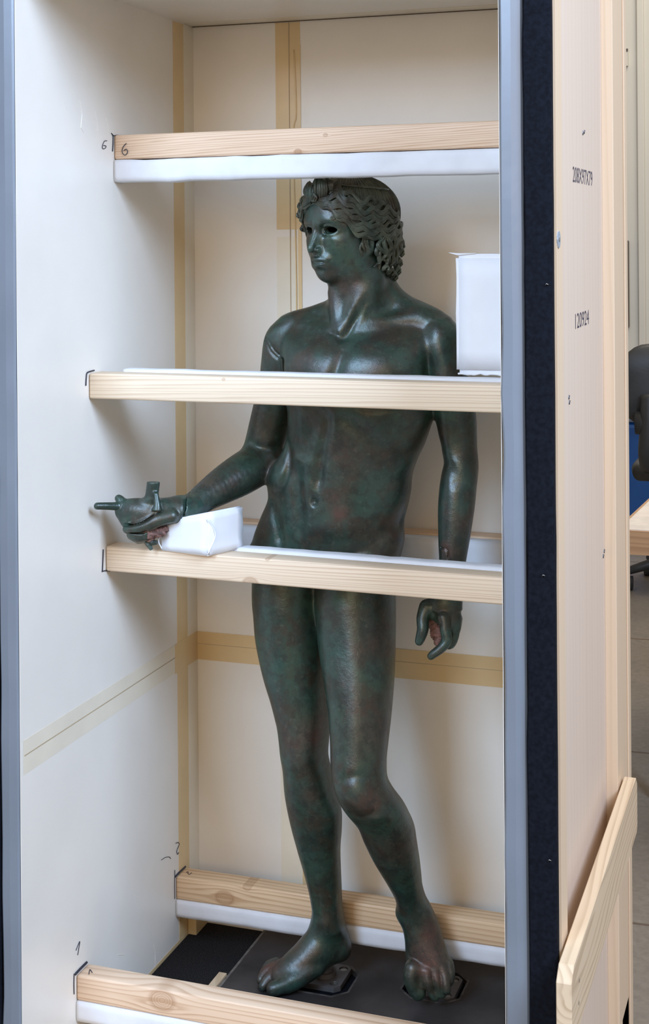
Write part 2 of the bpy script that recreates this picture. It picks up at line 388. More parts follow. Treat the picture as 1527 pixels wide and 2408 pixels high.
box('floor_panel', XL, XR, YF, YB, .13, ZF-.004, M['batten'], cr)
# skids
for y in (2.12, 2.42, 2.76): box('skid', XLO, XO, y, y+.09, 0, .129, M['batten'], cr)
# tapes on the inner faces (thin, slightly proud)
T_ = .0007
def tape(x0, x1, y0, y1, z0, z1, m='tape', nm='tape'): return box(nm, x0, x1, y0, y1, z0, z1, M[m], cr)
tape(-1.067, -1.013, YB-T_, YB-.0001, 1.62, ZC-.003)
tape(-1.067, -1.013, YB-T_, YB-.0001, .17, 1.605, 'tape_pale')
tape(-1.020, -1.012, YB-2*T_, YB-T_-.0001, .2, 2.0)
mesh('adhesive_drip', *tube(catmull([(-1.026, YB-.001, 1.99), (-1.022, YB-.001, 1.86), (-1.029, YB-.001, 1.8), (-1.024, YB-.001, 1.5), (-1.028, YB-.001, 1.2)]), .0016, 5), M['tape'], cr, True)
tape(XL, XR, YB-T_*1.5, YB-T_-.0001, .716, .775)
box('panel_gap', XL, XR, YB-T_*1.5-.0004, YB-T_*1.5, ZS-.0005, ZS+.0005, M['seam_soft'], cr)
box('panel_gap', -1.0376, -1.0362, YB-T_-.0012, YB-T_-.0001, 1.05, ZC-.003, M['seam_soft'], cr)
# left wall: vertical edge tape + sloping cream tape with seam + corner strip
tape(XL+.0001, XL+T_, 2.712, 2.763, .17, ZC-.002)
box('corner_strip', XL+.0001, XL+.0009, 2.763, YB, .17, ZC-.002, M['tape_pale'], cr)
tape(XL+.0001, XL+T_*.8, YF+.009, 2.712, .718, .775, 'tape_pale')
tape(XL+T_, XL+T_*1.6, 2.70, YB-.001, .716, .776)
box('panel_gap', XL+T_*.8, XL+T_*.8+.0004, YF+.012, 2.70, ZS-.0009, ZS+.0009, M['seam_soft'], cr)
tape(XL+.0001, XL+T_, YF+.02, YB-.002, ZF, ZF+.009)
tape(XL+.002, XR, YB-.05, YB-.004, ZC-T_, ZC-.0001, 'tape_pale')
# corner foot piece visible under the rear timber
box('corner_block', XL+.0012, XL+.02, 2.752, YB-.002, ZF, .235, M['tape'], cr, .001)
# fillets left/right of the front opening: gaskets, wavy inner edge
def strip(name, xa, xb, y0, y1, mat, amp=0., side=1, z0=.02, z1=2.13, n=90, seed=0, round_=.003):
    r = np.random.default_rng(seed); zs = np.linspace(z0, z1, n)
    w = np.interp(zs, np.linspace(z0, z1, 26), r.normal(0, 1, 26))*amp
    w2 = np.interp(zs, np.linspace(z0, z1, 40), r.normal(0, 1, 40))*amp*.6
    V = []; Fc = []
    for z, a, b2 in zip(zs, w, w2):
        l, rr = xa+a, xb+b2*.4
        prof = [(l, y1), (l, y0+round_), (l+round_, y0), (l+(rr-l)*.5, y0-amp*1.0+b2*.5), (rr-round_, y0), (rr, y0+round_), (rr, y1)]
        V += [(x, y, z) for x, y in prof]
    k = 7
    for i in range(n-1):
        for j in range(k): Fc.append((i*k+j, i*k+(j+1) % k, (i+1)*k+(j+1) % k, (i+1)*k+j))
    Fc += [tuple(range(k)), tuple(range((n-1)*k, n*k))[::-1]]
    return mesh(name, V, Fc, mat, cr, False)
for sgn in (1, -1):
    mx = lambda a, b2: (a, b2) if sgn == 1 else (XL+XR-b2, XL+XR-a)
    a, b2 = mx(-.4445, -.4105)
    strip('grey_gasket', a, b2, YF-.004, YF+.0079, M['grey_strip'], .0010, seed=3+sgn)
    a, b2 = mx(-.4095, -.3680)
    strip('black_gasket', a, b2, YF-.010, YF+.0079, M['black_strip'], .0008, seed=8+sgn)
    a, b2 = mx(-.4445, -.3645)
    box('frame_post', a, b2, YF+.008, YF+.02, .02, 2.13, M['batten'], cr)
box('white_lip', XR-.0008, XR-.0001, YF-.001, YF+.0079, .13, ZC+.05, M['panel'], cr)
box('white_lip', XL+.0001, XL+.0009, YF-.001, YF+.0079, .13, ZC+.05, M['panel'], cr)
for z, x in ((2.005, -.385), (1.53, -.376), (1.11, -.384), (.70, -.378)):
    st = mesh('staple', *tube([(x-.002, YF-.0115, z), (x, YF-.0125, z+.0025), (x+.003, YF-.0115, z+.001)], .0008, 5), M['steel_bright'], cr, True)
# outer right side: recessed plywood, proud battens
box('plywood_panel', XO-.0224, XO-.0215, YF+.0601, 2.7199, .06, 2.13, M['plywood'], cr)
box('batten', XO-.0224, XO, YF+.0085, YF+.06, .02, 2.13, M['batten'], cr, .0015)
box('batten', XO-.0224, XO, 2.72, YO, .02, 2.13, M['batten'], cr, .0015)
box('batten_strip', XO+.0001, XO+.0035, YO-.03, YO+.004, .02, 2.13, M['batten'], cr, .001)
box('side_panel_outer', XLO, XLO+.02, YF+.0085, YO, .02, 2.13, M['plywood'], cr)
box('back_sheathing', XLO, XO-.0225, YB+.041, YO, .02, 2.13, M['plywood'], cr)
box('lid', XLO, XO, YF+.009, YO, 2.1305, 2.16, M['plywood'], cr)
box('lid_frame', XLO, XO-.0225, YF+.009, YB, ZC+.0505, 2.13, M['batten'], cr)
# washer half hidden by the black gasket
wz = atX(1311, 563, XO)
ws = mesh('washer', *cyl((XO, YF+.021, 1.596), .0125, .0015, 'X', 28), M['zinc'], cr)
mesh('screw', *cyl((XO+.0015, YF+.021, 1.596), .0035, .001, 'X', 12), M['steel_bright'], ws)
def screw(y, z, r=.0042):
    s_ = mesh('screw', *cyl((XO-.0215, y, z), r, .0012, 'X', 14, r*.8), M['steel_mount'], cr)
    mesh('slot', *tube([(XO-.0203, y-r*.8, z-r*.5), (XO-.0203, y+r*.8, z+r*.6)], .0006, 4), M['ink'], s_)
for q in ((1374, 310), (1371, 313), (1338, 934), (1339, 946), (1421, 1296), (1419, 1308), (1436, 2205)):
    w_ = atX(q[0], q[1], XO-.0215); screw(w_[1], w_[2])
def text(name, s, w, h, x, y, z, mat, parent, axis='Y'):
    cu = bpy.data.curves.new('t', 'FONT'); cu.body = s; cu.extrude = .0
    to = bpy.data.objects.new('t', cu); COL.objects.link(to)
    dg = bpy.context.evaluated_depsgraph_get(); me = to.evaluated_get(dg).to_mesh()
    V = np.array([v.co[:] for v in me.vertices]); Fc = [tuple(p.vertices) for p in me.polygons]
    to.evaluated_get(dg).to_mesh_clear(); bpy.data.objects.remove(to)
    V[:, 0] = (V[:, 0]-V[:, 0].min())/(V[:, 0].max()-V[:, 0].min())*w
    V[:, 1] = (V[:, 1]-V[:, 1].min())/(V[:, 1].max()-V[:, 1].min())*h
    W_ = np.column_stack([np.full(len(V), x), y+V[:, 0], z+V[:, 1]])
    n = len(W_); W2 = np.vstack([W_, W_-[.0003, 0, 0]])
    return mesh(name, W2, Fc, mat, parent)
a = atX(1348, 428, XO-.0212); b2 = atX(1394, 432, XO-.0212); t_ = atX(1348, 391, XO-.0212)
text('stencil_size', '208X97X79', b2[1]-a[1], t_[2]-a[2], XO-.0212, a[1], a[2], M['stencil'], cr)
a = atX(1354, 774, XO-.0212); b2 = atX(1386, 774, XO-.0212); t_ = atX(1354, 738, XO-.0212)
text('stencil_date', '120924', b2[1]-a[1], t_[2]-a[2], XO-.0212, a[1], a[2], M['stencil'], cr)

# pen marks: thin ribbons of ink drawn on a surface
def ink(name, pts, parent, r=.0006, k=6):
    c = catmull(pts, k) if len(pts) > 2 else np.array(pts, float)
    return mesh(name, *tube(c, r, 5), M['ink'], parent, True)
def wall_mark(name, px, r=.0007): return ink(name, [atX(x, y, XL+.0011) for x, y in px], cr, r)
wall_mark('pen_number', [(252, 331), (246, 332), (242, 340), (241, 348), (245, 350), (249, 347), (249, 343), (244, 342)])
wall_mark('pen_line', [(264, 316), (266, 320), (266, 338), (265, 356)], .0012)
wall_mark('pen_line', [(262, 313), (268, 319), (274, 318), (284, 319)], .0008)
wall_mark('pen_line', [(222, 871), (214, 873), (205, 877), (203, 888), (202, 907)], .0013)
wall_mark('pen_line', [(243, 1292), (242, 1320), (241, 1343)], .0012)
wall_mark('pen_line', [(240, 1344), (247, 1342), (259, 1343)], .001)
wall_mark('pen_number', [(414, 1983), (419, 1981), (422, 1985), (419, 1993), (416, 2002), (418, 2009), (421, 2004)])
wall_mark('pen_line', [(380, 2022), (390, 2016), (398, 2015), (402, 2019)], .0006)
wall_mark('pen_line', [(412, 2062), (424, 2049), (436, 2038)], .0022)
wall_mark('pen_line', [(411.5, 2046), (411, 2080), (411.5, 2114)], .0007)
wall_mark('pen_number', [(179, 2235), (184, 2222), (188, 2214), (186, 2228), (183, 2246)])
wall_mark('pen_line', [(177, 2291), (190, 2277), (204, 2263)], .0026)
wall_mark('pen_line', [(174.5, 2290), (174, 2315), (174.5, 2338)], .0009)
# faint scratches on the left panel
for px in (((188, 235), (193, 268), (190, 300), (197, 312)), ((224, 262), (228, 285), (230, 308)), ((245, 265), (250, 280), (256, 310)), ((152, 238), (158, 262)), ((362, 2222), (365, 2243), (365, 2275)), ((278, 2245), (292, 2245))):
    mesh('scratch', *tube(np.array([atX(x, y, XL+.0003) for x, y in px]), .0006, 4), M['panel'], cr)

# ================================================================== timbers with pads
def timber(label, yl, yr, z0, z1, depth, knots, pads, seed, name='timber_brace', light=PL, dark=PD, freq=140, twist=0.):
    e = empty(name, (XL+.02, yl, z0), label, 'timber', 'cross timbers in the crate')
    b0 = np.array([XL+.02, yl, z0])
    m = wood('pine_'+str(seed), light, dark, freq, [(k[0]-b0[0], k[1]-b0[2], k[2]) for k in knots], seed=seed)
    bm = box_bm(XL+.0012, XR-.0008, 0, depth, z0, z1, .0042, 3)
    for v in bm.verts:
        t = (v.co.x-XL)/(XR-XL); v.co.y += yl+(yr-yl)*t
    bmo('timber', bm, m, e, True)
    return e
def smooth_flat(o):
    pass
def pad(e, x0, x1, yl, yr, y1off, z0, z1, seed, amp=.0022, nx=150, nm='foam_pad', e0=0.):
    """soft wrapped strip: rounded section, wavy along its length"""
    r = np.random.default_rng(seed); xs = np.linspace(x0, x1, nx); V = []; Fc = []
    k = 20; w = [np.interp(xs, np.linspace(x0, x1, 22+5*i), r.normal(0, 1, 22+5*i)) for i in range(4)]
    for i, x in enumerate(xs):
        t = (x-XL)/(XR-XL); ya = yl+(yr-yl)*t; yb = ya+y1off
        za = z0+amp*.5*w[0][i]; zb = z1+amp*.25*w[1][i]; yf = ya-amp*.3*w[2][i]
        sc = 1.0
        for j in range(k):
            an = 2*math.pi*(j+.5)/k; cx, cz = math.cos(an), math.sin(an)
            q = 9.; rr = (abs(cx)**q+abs(cz)**q)**(-1/q)
            V.append((x, (yf+yb)/2+rr*cx*(yb-yf)/2, (za+zb)/2+rr*cz*(zb-za)/2*sc+(1-sc)*(zb-za)*.3))
    for i in range(nx-1):
        for j in range(k): Fc.append((i*k+j, i*k+(j+1) % k, (i+1)*k+(j+1) % k, (i+1)*k+j))
    Fc += [tuple(range(k))[::-1], tuple(range((nx-1)*k, nx*k))]
    return mesh(nm, V, Fc, M['pad'], e, True)
XA, XB = XL+.0014, XR-.001
# 6 : over the head
t6 = timber('pine timber marked 6 pressing white padding onto the statue head', 2.446, 2.405, 1.7515, 1.797, .046, [(P(702, 357, 2.43)[0], P(702, 357, 2.43)[2], .006), (P(768, 318, 2.43)[0], P(768, 318, 2.43)[2], .004)], 0, 11, light=(.82, .60, .42), dark=(.52, .29, .15), freq=230)
pad(t6, XA, XB, 2.4445, 2.4035, .05, 1.708, 1.7510, 1)
ink('pen_number', [P(x, y, 2.4425) for x, y in ((297, 337), (290, 345), (287, 355), (290, 363), (296, 364), (300, 357), (297, 351), (291, 354))], t6, .0008)
# 5 : chest
t5 = timber('pine timber across the statue chest, thin padding behind', 2.340, 2.318, 1.315, 1.361, .046, [(P(527, 886, 2.335)[0], 1.357, .003)], 0, 12, light=(.88, .72, .53), dark=(.60, .42, .27), freq=165)
pad(t5, XL+.045, XB, 2.3885, 2.3665, .036, 1.318, 1.3655, 2, .0012)
# 4 : hips
t4 = timber('pine timber across the statue hips carrying the wrapped foam block', 2.400, 2.368, .991, 1.037, .046, [(P(590, 1370, 2.39)[0], P(590, 1372, 2.39)[2], .013), (P(630, 1308, 2.39)[0], 1.037, .004)], 0, 13, light=(.88, .70, .51), dark=(.58, .39, .24), freq=170)
pad(t4, -1.045, XB, 2.4475, 2.4155, .036, .995, 1.0415, 3, .0012)
# 3 : behind the hips against the back
t3 = timber('rear pine timber with white padding behind the statue hips', 2.765, 2.765, .975, 1.021, .044, [], 0, 14)
pad(t3, XA, XB, 2.732, 2.732, .032, .966, 1.0185, 4)
# 2 : rear bottom
t2 = timber('low rear pine timber marked 2 behind the statue ankles', 2.695, 2.70, .260, .306, .048, [(P(528, 2112, 2.695)[0], P(528, 2112, 2.695)[2], .017), (P(600, 2070, 2.74)[0], .306, .008)], 0, 15, light=(.82, .58, .36), dark=(.50, .28, .13), freq=120)
pad(t2, XA, XB, 2.694, 2.699, .05, .2235, .2595, 5, .0012)
ink('pen_number', [atZ(x, y, .3066) for x, y in ((438, 2051), (443, 2050), (442, 2054), (446, 2056), (451, 2052))], t2, .0006)
# 1 : front bottom
t1 = timber('low front pine timber marked 1 before the statue feet', 2.278, 2.272, .262, .307, .044, [(P(382, 2352, 2.278)[0], P(382, 2352, 2.278)[2], .021)], 0, 16, light=(.85, .62, .43), dark=(.52, .29, .15), freq=115)
pad(t1, XA, XB, 2.276, 2.270, .046, .2235, .2615, 6, .0012)
ink('pen_number', [atZ(x, y, .3077) for x, y in ((209, 2291), (210, 2285), (212, 2280), (217, 2287))], t1, .0007)
for t_, w_ in ((t1, 1),): pass

# floor of the crate: felt, steel base plate, mounts
ft = box('felt_mat', XL+.003, -1.103, 2.30, YB-.003, ZF-.0032, ZF+.004, M['felt'], origin=(-1.17, 2.55, ZF-.0032)); tag(ft, 'black felt mat on the crate floor left of the steel plate', 'mat')
bpz = .172
ho = [octagon(-.9175, 2.652, .0555, .057, .024), octagon(-.7105, 2.694, .0555, .057, .024)]
bpl = empty('base_plate', (-.77, 2.5, ZF-.003), 'black steel base plate under the statue feet', 'plate')
bm = holed_plate([(-1.098, 2.25), (XR-.002, 2.25), (XR-.002, YB-.002), (-1.098, YB-.002)], ho, ZF+.002, bpz); bmo('plate', bm, M['steel_dark'], bpl)
bm = box_bm(-1.1025, -1.0975, 2.25, YB-.002, ZF-.003, bpz+.0002); bmo('plate_edge', bm, M['steel_edge'], bpl)
bm = box_bm(-1.097, XR-.002, 2.25, YB-.002, ZF-.003, ZF+.0019); bmo('under_sheet', bm, M['black_strip'], bpl)
for h_, (ox, oy) in zip(ho, ((-.9175, 2.652), (-.7105, 2.694))):
    bm = holed_plate(octagon(ox, oy, .0600, .0615, .0258), [h_], bpz-.001, bpz+.0004); bmo('scuffed_rim', bm, M['steel_rim'], bpl)
for (cx, cy, px, py) in ((-.9215, 2.6535, -.925, 2.668), (-.7105, 2.694, -.7085, 2.694)):
    holes = [circle(px+sx*.030, py+sy*.030, .0085) for sx in (-1, 1) for sy in (-1, 1)]
    mt = empty('mounting_plate', (px, py, ZF+.0025), 'steel mounting plate with round boss under the '+('raised foot turned sideways' if cx < -.8 else 'foot seen from the front'), 'mounting plate')
    bm = holed_plate(octagon(px, py, .0445, .0445, .010), holes, bpz-.004, bpz+.001); pl = bmo('plate', bm, M['steel_mount'], mt)
    bm = holed_plate(octagon(px, py, .0445, .0445, .010), [], ZF+.003, bpz-.0042); bmo('backing', bm, M['steel_mount'], mt)
    for h_ in holes:
        c0 = np.mean(h_, axis=0); mesh('bolt', *cyl((c0[0], c0[1], bpz-.004), .0066, .003, 'Z', 16), M['steel_bright'], mt)
    mesh('boss', *merge([cyl((px, py, bpz+.001), .0235, .009), cyl((px, py, bpz+.0101), .0185, .006)]), M['steel_mount'], mt)
    mesh('post', *cyl((px, py, bpz+.0161), .0065, .05 if cx < -.8 else .024), M['steel_bright'], mt)
wsx = box('wood_offcut', -1.120, -1.1035, 2.40, 2.606, ZF+.0042, ZF+.016, M['board'], None, .001, origin=(-1.11, 2.5, ZF+.0042)); tag(wsx, 'small pine offcut on the felt at the steel plate edge', 'offcut')

# diagonal brace board on the outer side
def prism(pts_yz, x0, x1):
    n = len(pts_yz); V = [(x0, y, z) for y, z in pts_yz]+[(x1, y, z) for y, z in pts_yz]
    return V, [tuple(range(n))[::-1], tuple(range(n, 2*n))]+[(i, (i+1) % n, (i+1) % n+n, i+n) for i in range(n)]
bb = empty('brace_board', (XO+.014, 2.4, .48), 'pine board fixed along the crate side near the bottom', 'board')
V, Fc = prism([(2.030, .462), (2.030, .556), (2.052, .572), (2.775, .582), (2.792, .566), (2.792, .486), (2.78, .476)], XO+.0042, XO+.0262)
bm = bmesh.new(); vs = [bm.verts.new(v) for v in V]; [bm.faces.new([vs[i] for i in f]) for f in Fc]
bmesh.ops.bevel(bm, geom=bm.edges[:], offset=.0012, segments=1, affect='EDGES')
bmo('board', bm, M['board'], bb)
for y, z in ((2.09, .50), (2.095, .53)): mesh('nail_head', *cyl((XO+.0255, y, z), .003, .0012, 'X', 10), M['steel_bright'], bb)

# wrapped foam pieces
def wrapped(name, corners, z0, z1, lift, seed, label, amp=.0022, mat='tissue', parent=None, n=22):
    """soft box over a 4-corner footprint (counter-clockwise), tissue wrinkles"""
    r = np.random.default_rng(seed); c = np.array(corners, float)
    bm = bmesh.new(); bmesh.ops.create_cube(bm, size=1)
    bmesh.ops.bevel(bm, geom=bm.edges[:], offset=.035, segments=2, affect='EDGES')
    bmesh.ops.subdivide_edges(bm, edges=bm.edges[:], cuts=5, use_grid_fill=True)
    fr = [(r.normal(0, 1, 3)*9, r.uniform(0, 6.28)) for _ in range(9)]
    for v in bm.verts:
        u, w_, t = v.co.x+.5, v.co.y+.5, v.co.z+.5
        p = (1-u)*(1-w_)*c[0]+u*(1-w_)*c[1]+u*w_*c[2]+(1-u)*w_*c[3]
        zt = z1+(lift[0]*(1-u)+lift[1]*u)
        q = np.array([p[0], p[1], z0+(zt-z0)*t])
        d = sum(abs(math.sin(float(np.dot(k, v.co[:]))+ph)) for k, ph in fr)/9-.6
        g = v.co.normalized(); edge = min(1, 8*t) if True else 1
        q += np.array([g.x, g.y, g.z*.5])*d*amp*4*edge
        v.co = Vector(q)
    e = empty(name, (float(c[:, 0].mean()), float(c[:, 1].mean()), z0), label, 'foam block')
    bmo('wrapping', bm, M[mat], e, True)
    return e
fb = wrapped('wrapped_foam_block', [(-1.137, 2.392), (-1.034, 2.372), (-1.000, 2.455), (-1.105, 2.475)], 1.0375, 1.108, (-.018, .008), 5, 'small tissue-wrapped foam block on a timber under the statue wrist')
# folds on the small block
mesh('fold', *tube(catmull([(-1.034, 2.3705, 1.105), (-1.026, 2.385, 1.075), (-1.036, 2.3725, 1.041)]), [.0013]*13, 6), M['tissue'], fb, True)
mesh('fold', *tube(catmull([(-1.137, 2.391, 1.070), (-1.139, 2.388, 1.055), (-1.134, 2.392, 1.041)]), [.0012]*13, 6), M['tissue'], fb, True)
fs = wrapped('wrapped_foam_slab', [(-.5945, 2.430), (XR-.001, 2.430), (XR-.001, 2.490), (-.5925, 2.490)], 1.367, 1.572, (0, .0), 9, 'tall tissue-wrapped foam slab between statue shoulder and crate side', amp=.0012)
mesh('tissue_corner', *merge([tube([(-.607, 2.432, 1.5745), (-.590, 2.431, 1.5715), (-.560, 2.431, 1.573)], [.0004, .0022, .001], 6)]), M['tissue'], fs, True)
rg = []
for i in range(26):
    x = -.592+i*.0057; rg.append((x, 2.431, 1.367+rng.normal(0, .0012)))
mesh('tissue_edge', *tube(rg, .0018, 5), M['tissue'], fs, True)

# ================================================================== the bronze statue: one implicit surface meshed as one body
PR = []     # (lo, hi, k, op, fn)
def add(fn, lo, hi, k=.012, op='u'): PR.append((np.asarray(lo, float), np.asarray(hi, float), k, op, fn))
def stack(nodes, k=.014, e=2.1, cap=.01):
    """limb or trunk seen from the front: (pixel y, left x, right x, depth Y, half depth front, half depth back)"""
    R = []
    for (y, xl, xr, Yc, bf, bb) in nodes:
        a_, b_ = P(xl, y, Yc), P(xr, y, Yc); h_ = (b_[0]-a_[0])/2; bm_ = (bf+bb)/2
        a2 = math.sqrt(max(h_*h_-(bm_*.30)**2, (h_*.6)**2))
        R.append(((a_[2]+b_[2])/2, (a_[0]+b_[0])/2, Yc, a2, bf, bb))
    R = np.array(R)[::-1]
    t = np.arange(len(R)); fine = catmull(R, 10); zz = fine[:, 0]
    o_ = np.argsort(zz); fine = fine[o_]; zz = fine[:, 0]
    z0, z1 = zz[0], zz[-1]
    def fn(p):
        z = np.clip(p[:, 2], z0, z1)
        cx, cy, a, bf, bb = (np.interp(z, zz, fine[:, i]) for i in range(1, 6))
        dx = np.abs(p[:, 0]-cx); dy = p[:, 1]-cy; b = np.where(dy < 0, bf, bb); dy = np.abs(dy)
        k0 = np.power(np.power(dx/a, e)+np.power(dy/b, e), 1/e)+1e-6
        ln = np.sqrt(dx*dx+dy*dy)+1e-9
        d = ln-ln/k0; d = np.where(k0 < .15, -np.minimum(a, b)*.9, d)
        dz = np.maximum(z0-p[:, 2], p[:, 2]-z1)
        out = np.sqrt(np.maximum(d, 0)**2+np.maximum(dz, 0)**2)
        ins = np.maximum(d, dz)
        return np.where(dz > 0, out, np.where(d > 0, d, np.maximum(d, dz-0)))
    lo = [(R[:, 1]-R[:, 3]).min(), (R[:, 2]-R[:, 4]).min(), z0]; hi = [(R[:, 1]+R[:, 3]).max(), (R[:, 2]+R[:, 5]).max(), z1]
    add(fn, lo, hi, k)
def path(pts, k=.01, sub=4, flat=None, op='u'):
    """tapered rounded limb through (point, radius)"""
    q = catmull([list(p)+[r] for p, r in pts], sub) if len(pts) > 1 else np.array([list(pts[0][0])+[pts[0][1]]]*2)
    C, r = q[:, :3].copy(), q[:, 3]; lo, hi = (C-r[:, None]*1.05).min(0), (C+r[:, None]*1.05).max(0)
    nrm = None
    if flat: nrm = np.array(flat[0], float); nrm /= np.linalg.norm(nrm); fs_ = flat[1]; C = C+np.outer(C@nrm, nrm)*(fs_-1)
    def fn(p):
        if nrm is not None: p = p+np.outer(p@nrm, nrm)*(fs_-1)
        d = np.full(len(p), 9.)
        for i in range(len(C)-1):
            ab = C[i+1]-C[i]; L = ab@ab+1e-12
            t = np.clip((p-C[i])@ab/L, 0, 1)
            dd = np.sqrt(((p-C[i]-t[:, None]*ab)**2).sum(1))-(r[i]+(r[i+1]-r[i])*t)
            d = np.minimum(d, dd)
        return d
    add(fn, lo, hi, k, op)
def ell(c, rad, Rm=None, k=.01, op='u'):
    c = np.array(c, float); rad = np.array(rad, float); Rm = np.eye(3) if Rm is None else Rm   # rows = axes
    ext = np.sqrt(((Rm.T*rad)**2).sum(1))
    def fn(p):
        q = (p-c)@Rm.T; k0 = np.sqrt(((q/rad)**2).sum(1))+1e-9; k1 = np.sqrt(((q/rad**2)**2).sum(1))+1e-9
        return k0*(k0-1)/k1
    add(fn, c-ext, c+ext, k, op)
def bumpb(c, rad, amp, Rm=None):
    """soft local swelling (amp>0) or hollow (amp<0)"""
    c = np.array(c, float); rad = np.array(rad, float)*np.ones(3); Rm = np.eye(3) if Rm is None else Rm
    def fn(p):
        q = ((p-c)@Rm.T)/rad; return -amp*np.exp(-(q*q).sum(1))
    m_ = rad.max()*2.4; add(fn, c-m_, c+m_, 0, 'd')
def groove(px, Yf, w, depth, ymax, taper=True):
    """soft crease on the front of the figure following photo points, at about depth Yf"""
    Q = catmull([P(x, y, Yf)[[0, 2]] for x, y in px], 4)
    n = len(Q)-1
    def fn(p):
        q = p[:, [0, 2]]; best = np.full(len(p), 9.); tt_ = np.zeros(len(p))
        for i in range(n):
            ab = Q[i+1]-Q[i]; t = np.clip((q-Q[i])@ab/(ab@ab+1e-12), 0, 1)
            d = np.sqrt(((q-Q[i]-t[:, None]*ab)**2).sum(1)); m_ = d < best
            best = np.where(m_, d, best); tt_ = np.where(m_, (i+t)/n, tt_)
        f = np.exp(-(best/w)**2)*depth*(1.45 if Yf > 2.45 and w > .005 and Q[:, 1].mean() > .95 else 1.)
        if taper: f = f*np.clip(np.minimum(tt_, 1-tt_)*5+.15, 0, 1)
        return f*np.clip((ymax-p[:, 1])/.012, 0, 1)
    lo = [Q[:, 0].min()-w*2.5, Yf-.15, Q[:, 1].min()-w*2.5]; hi = [Q[:, 0].max()+w*2.5, ymax, Q[:, 1].max()+w*2.5]
    add(fn, lo, hi, 0, 'd')

# --- trunk
stack([(756, 715, 1005, 2.572, .040, .055), (790, 672, 1034, 2.568, .066, .068), (830, 664, 1028, 2.562, .085, .078),
       (880, 665, 1024, 2.560, .094, .082), (930, 673, 1022, 2.560, .092, .080), (975, 680, 1020, 2.562, .085, .076),
       (1030, 677, 1003, 2.566, .078, .072), (1075, 664, 982, 2.572, .075, .068), (1110, 644, 970, 2.578, .075, .068),
       (1140, 634, 965, 2.582, .076, .070), (1180, 633, 958, 2.588, .078, .076), (1220, 617, 950, 2.592, .078, .084),
       (1265, 600, 950, 2.597, .078, .092), (1310, 590, 938, 2.600, .078, .096), (1345, 592, 934, 2.602, .070, .092), (1375, 610, 915, 2.606, .030, .070)], .016, 2.25)
# --- standing leg (photo left) down to the ankle
stack([(1290, 596, 760, 2.604, .066, .085), (1400, 596, 764, 2.604, .078, .084), (1450, 600, 766, 2.603, .078, .080), (1500, 604, 768, 2.602, .076, .077),
       (1550, 613, 770, 2.600, .073, .073), (1600, 625, 772, 2.598, .069, .069), (1650, 640, 774, 2.596, .064, .065), (1700, 652, 775, 2.594, .060, .060),
       (1740, 658, 773, 2.593, .057, .056), (1775, 662, 771.5, 2.593, .056, .052), (1810, 667, 778, 2.597, .052, .052), (1863, 670, 787, 2.604, .046, .056),
       (1905, 676, 801, 2.612, .043, .060), (1950, 686, 802, 2.620, .041, .059), (2000, 700, 799, 2.628, .038, .053), (2050, 715, 801, 2.635, .036, .044),
       (2100, 728, 804, 2.641, .034, .036), (2140, 735, 807, 2.645, .034, .033), (2175, 737, 811, 2.646, .031, .030)], .020)
# --- bent leg (photo right) down through the foot
stack([(1290, 770, 936, 2.598, .070, .092), (1391, 745, 931, 2.590, .080, .088), (1471, 746, 931, 2.578, .079, .084), (1540, 753.5, 930, 2.565, .077, .079),
       (1609, 765, 927, 2.550, .073, .073), (1681, 774, 921, 2.534, .067, .067), (1743, 778, 914, 2.521, .061, .060), (1788, 779, 909.6, 2.512, .058, .056),
       (1830, 782, 911.5, 2.507, .057, .058), (1862, 790, 926, 2.508, .056, .064), (1892, 802, 948, 2.516, .053, .068), (1915, 817, 961, 2.528, .049, .066),
       (1945, 841, 974, 2.545, .045, .062), (1980, 856, 980, 2.563, .043, .058), (2020, 876, 986.5, 2.583, .041, .052), (2056, 898, 991, 2.601, .037, .044),
       (2083, 915, 994, 2.614, .035, .038), (2109, 929, 1002, 2.627, .034, .034), (2132, 934, 1015, 2.637, .036, .034), (2154, 934, 1026, 2.643, .038, .034),
       (2180, 946, 1036, 2.643, .037, .034), (2212, 952, 1045, 2.636, .032, .034), (2250, 954, 1059, 2.627, .026, .030), (2276, 956, 1066, 2.620, .019, .022), (2292, 962, 1060, 2.617, .010, .012)], .012)
# feet
def toe(px, k=.004): path([(P(x, y, Y), r) for x, y, Y, r in px], k)
path([(P(796, 2229, 2.654), .0225), (P(776, 2228, 2.648), .0300), (P(755, 2236, 2.636), .0335), (P(727, 2253, 2.622), .0345), (P(696, 2277, 2.606), .0320), (P(668, 2295, 2.594), .0250)], .016)   # foot of the standing leg
path([(P(797, 2229, 2.656), .0205), (P(795, 2200, 2.658), .0195)], .016)
path([(P(772, 2180, 2.643), .0290), (P(745, 2222, 2.630), .0270)], .02)
path([(P(748, 2275, 2.610), .0150), (P(702, 2300, 2.585), .0175), (P(674, 2312, 2.575), .0185)], .008)
path([(P(668, 2272, 2.625), .0155), (P(645, 2285, 2.608), .0140)], .010)
toe([(690, 2306, 2.584, .0155), (668, 2316, 2.568, .0145), (650, 2323, 2.560, .0140), (642, 2325, 2.557, .0125)], .003)
toe([(660, 2285, 2.600, .0125), (636, 2299, 2.588, .0120), (622, 2316, 2.577, .0100), (619, 2321, 2.574, .0085)], .003)
toe([(652, 2272, 2.618, .0115), (628, 2284, 2.605, .0110), (615, 2300, 2.592, .0085), (613, 2306, 2.589, .0075)], .003)
toe([(650, 2264, 2.636, .0100), (631, 2272, 2.628, .0100), (620, 2289, 2.620, .0080)], .003)
toe([(972, 2278, 2.602, .0165), (968, 2300, 2.597, .0155), (975, 2320, 2.600, .0150), (984, 2334, 2.601, .0145)], .004)
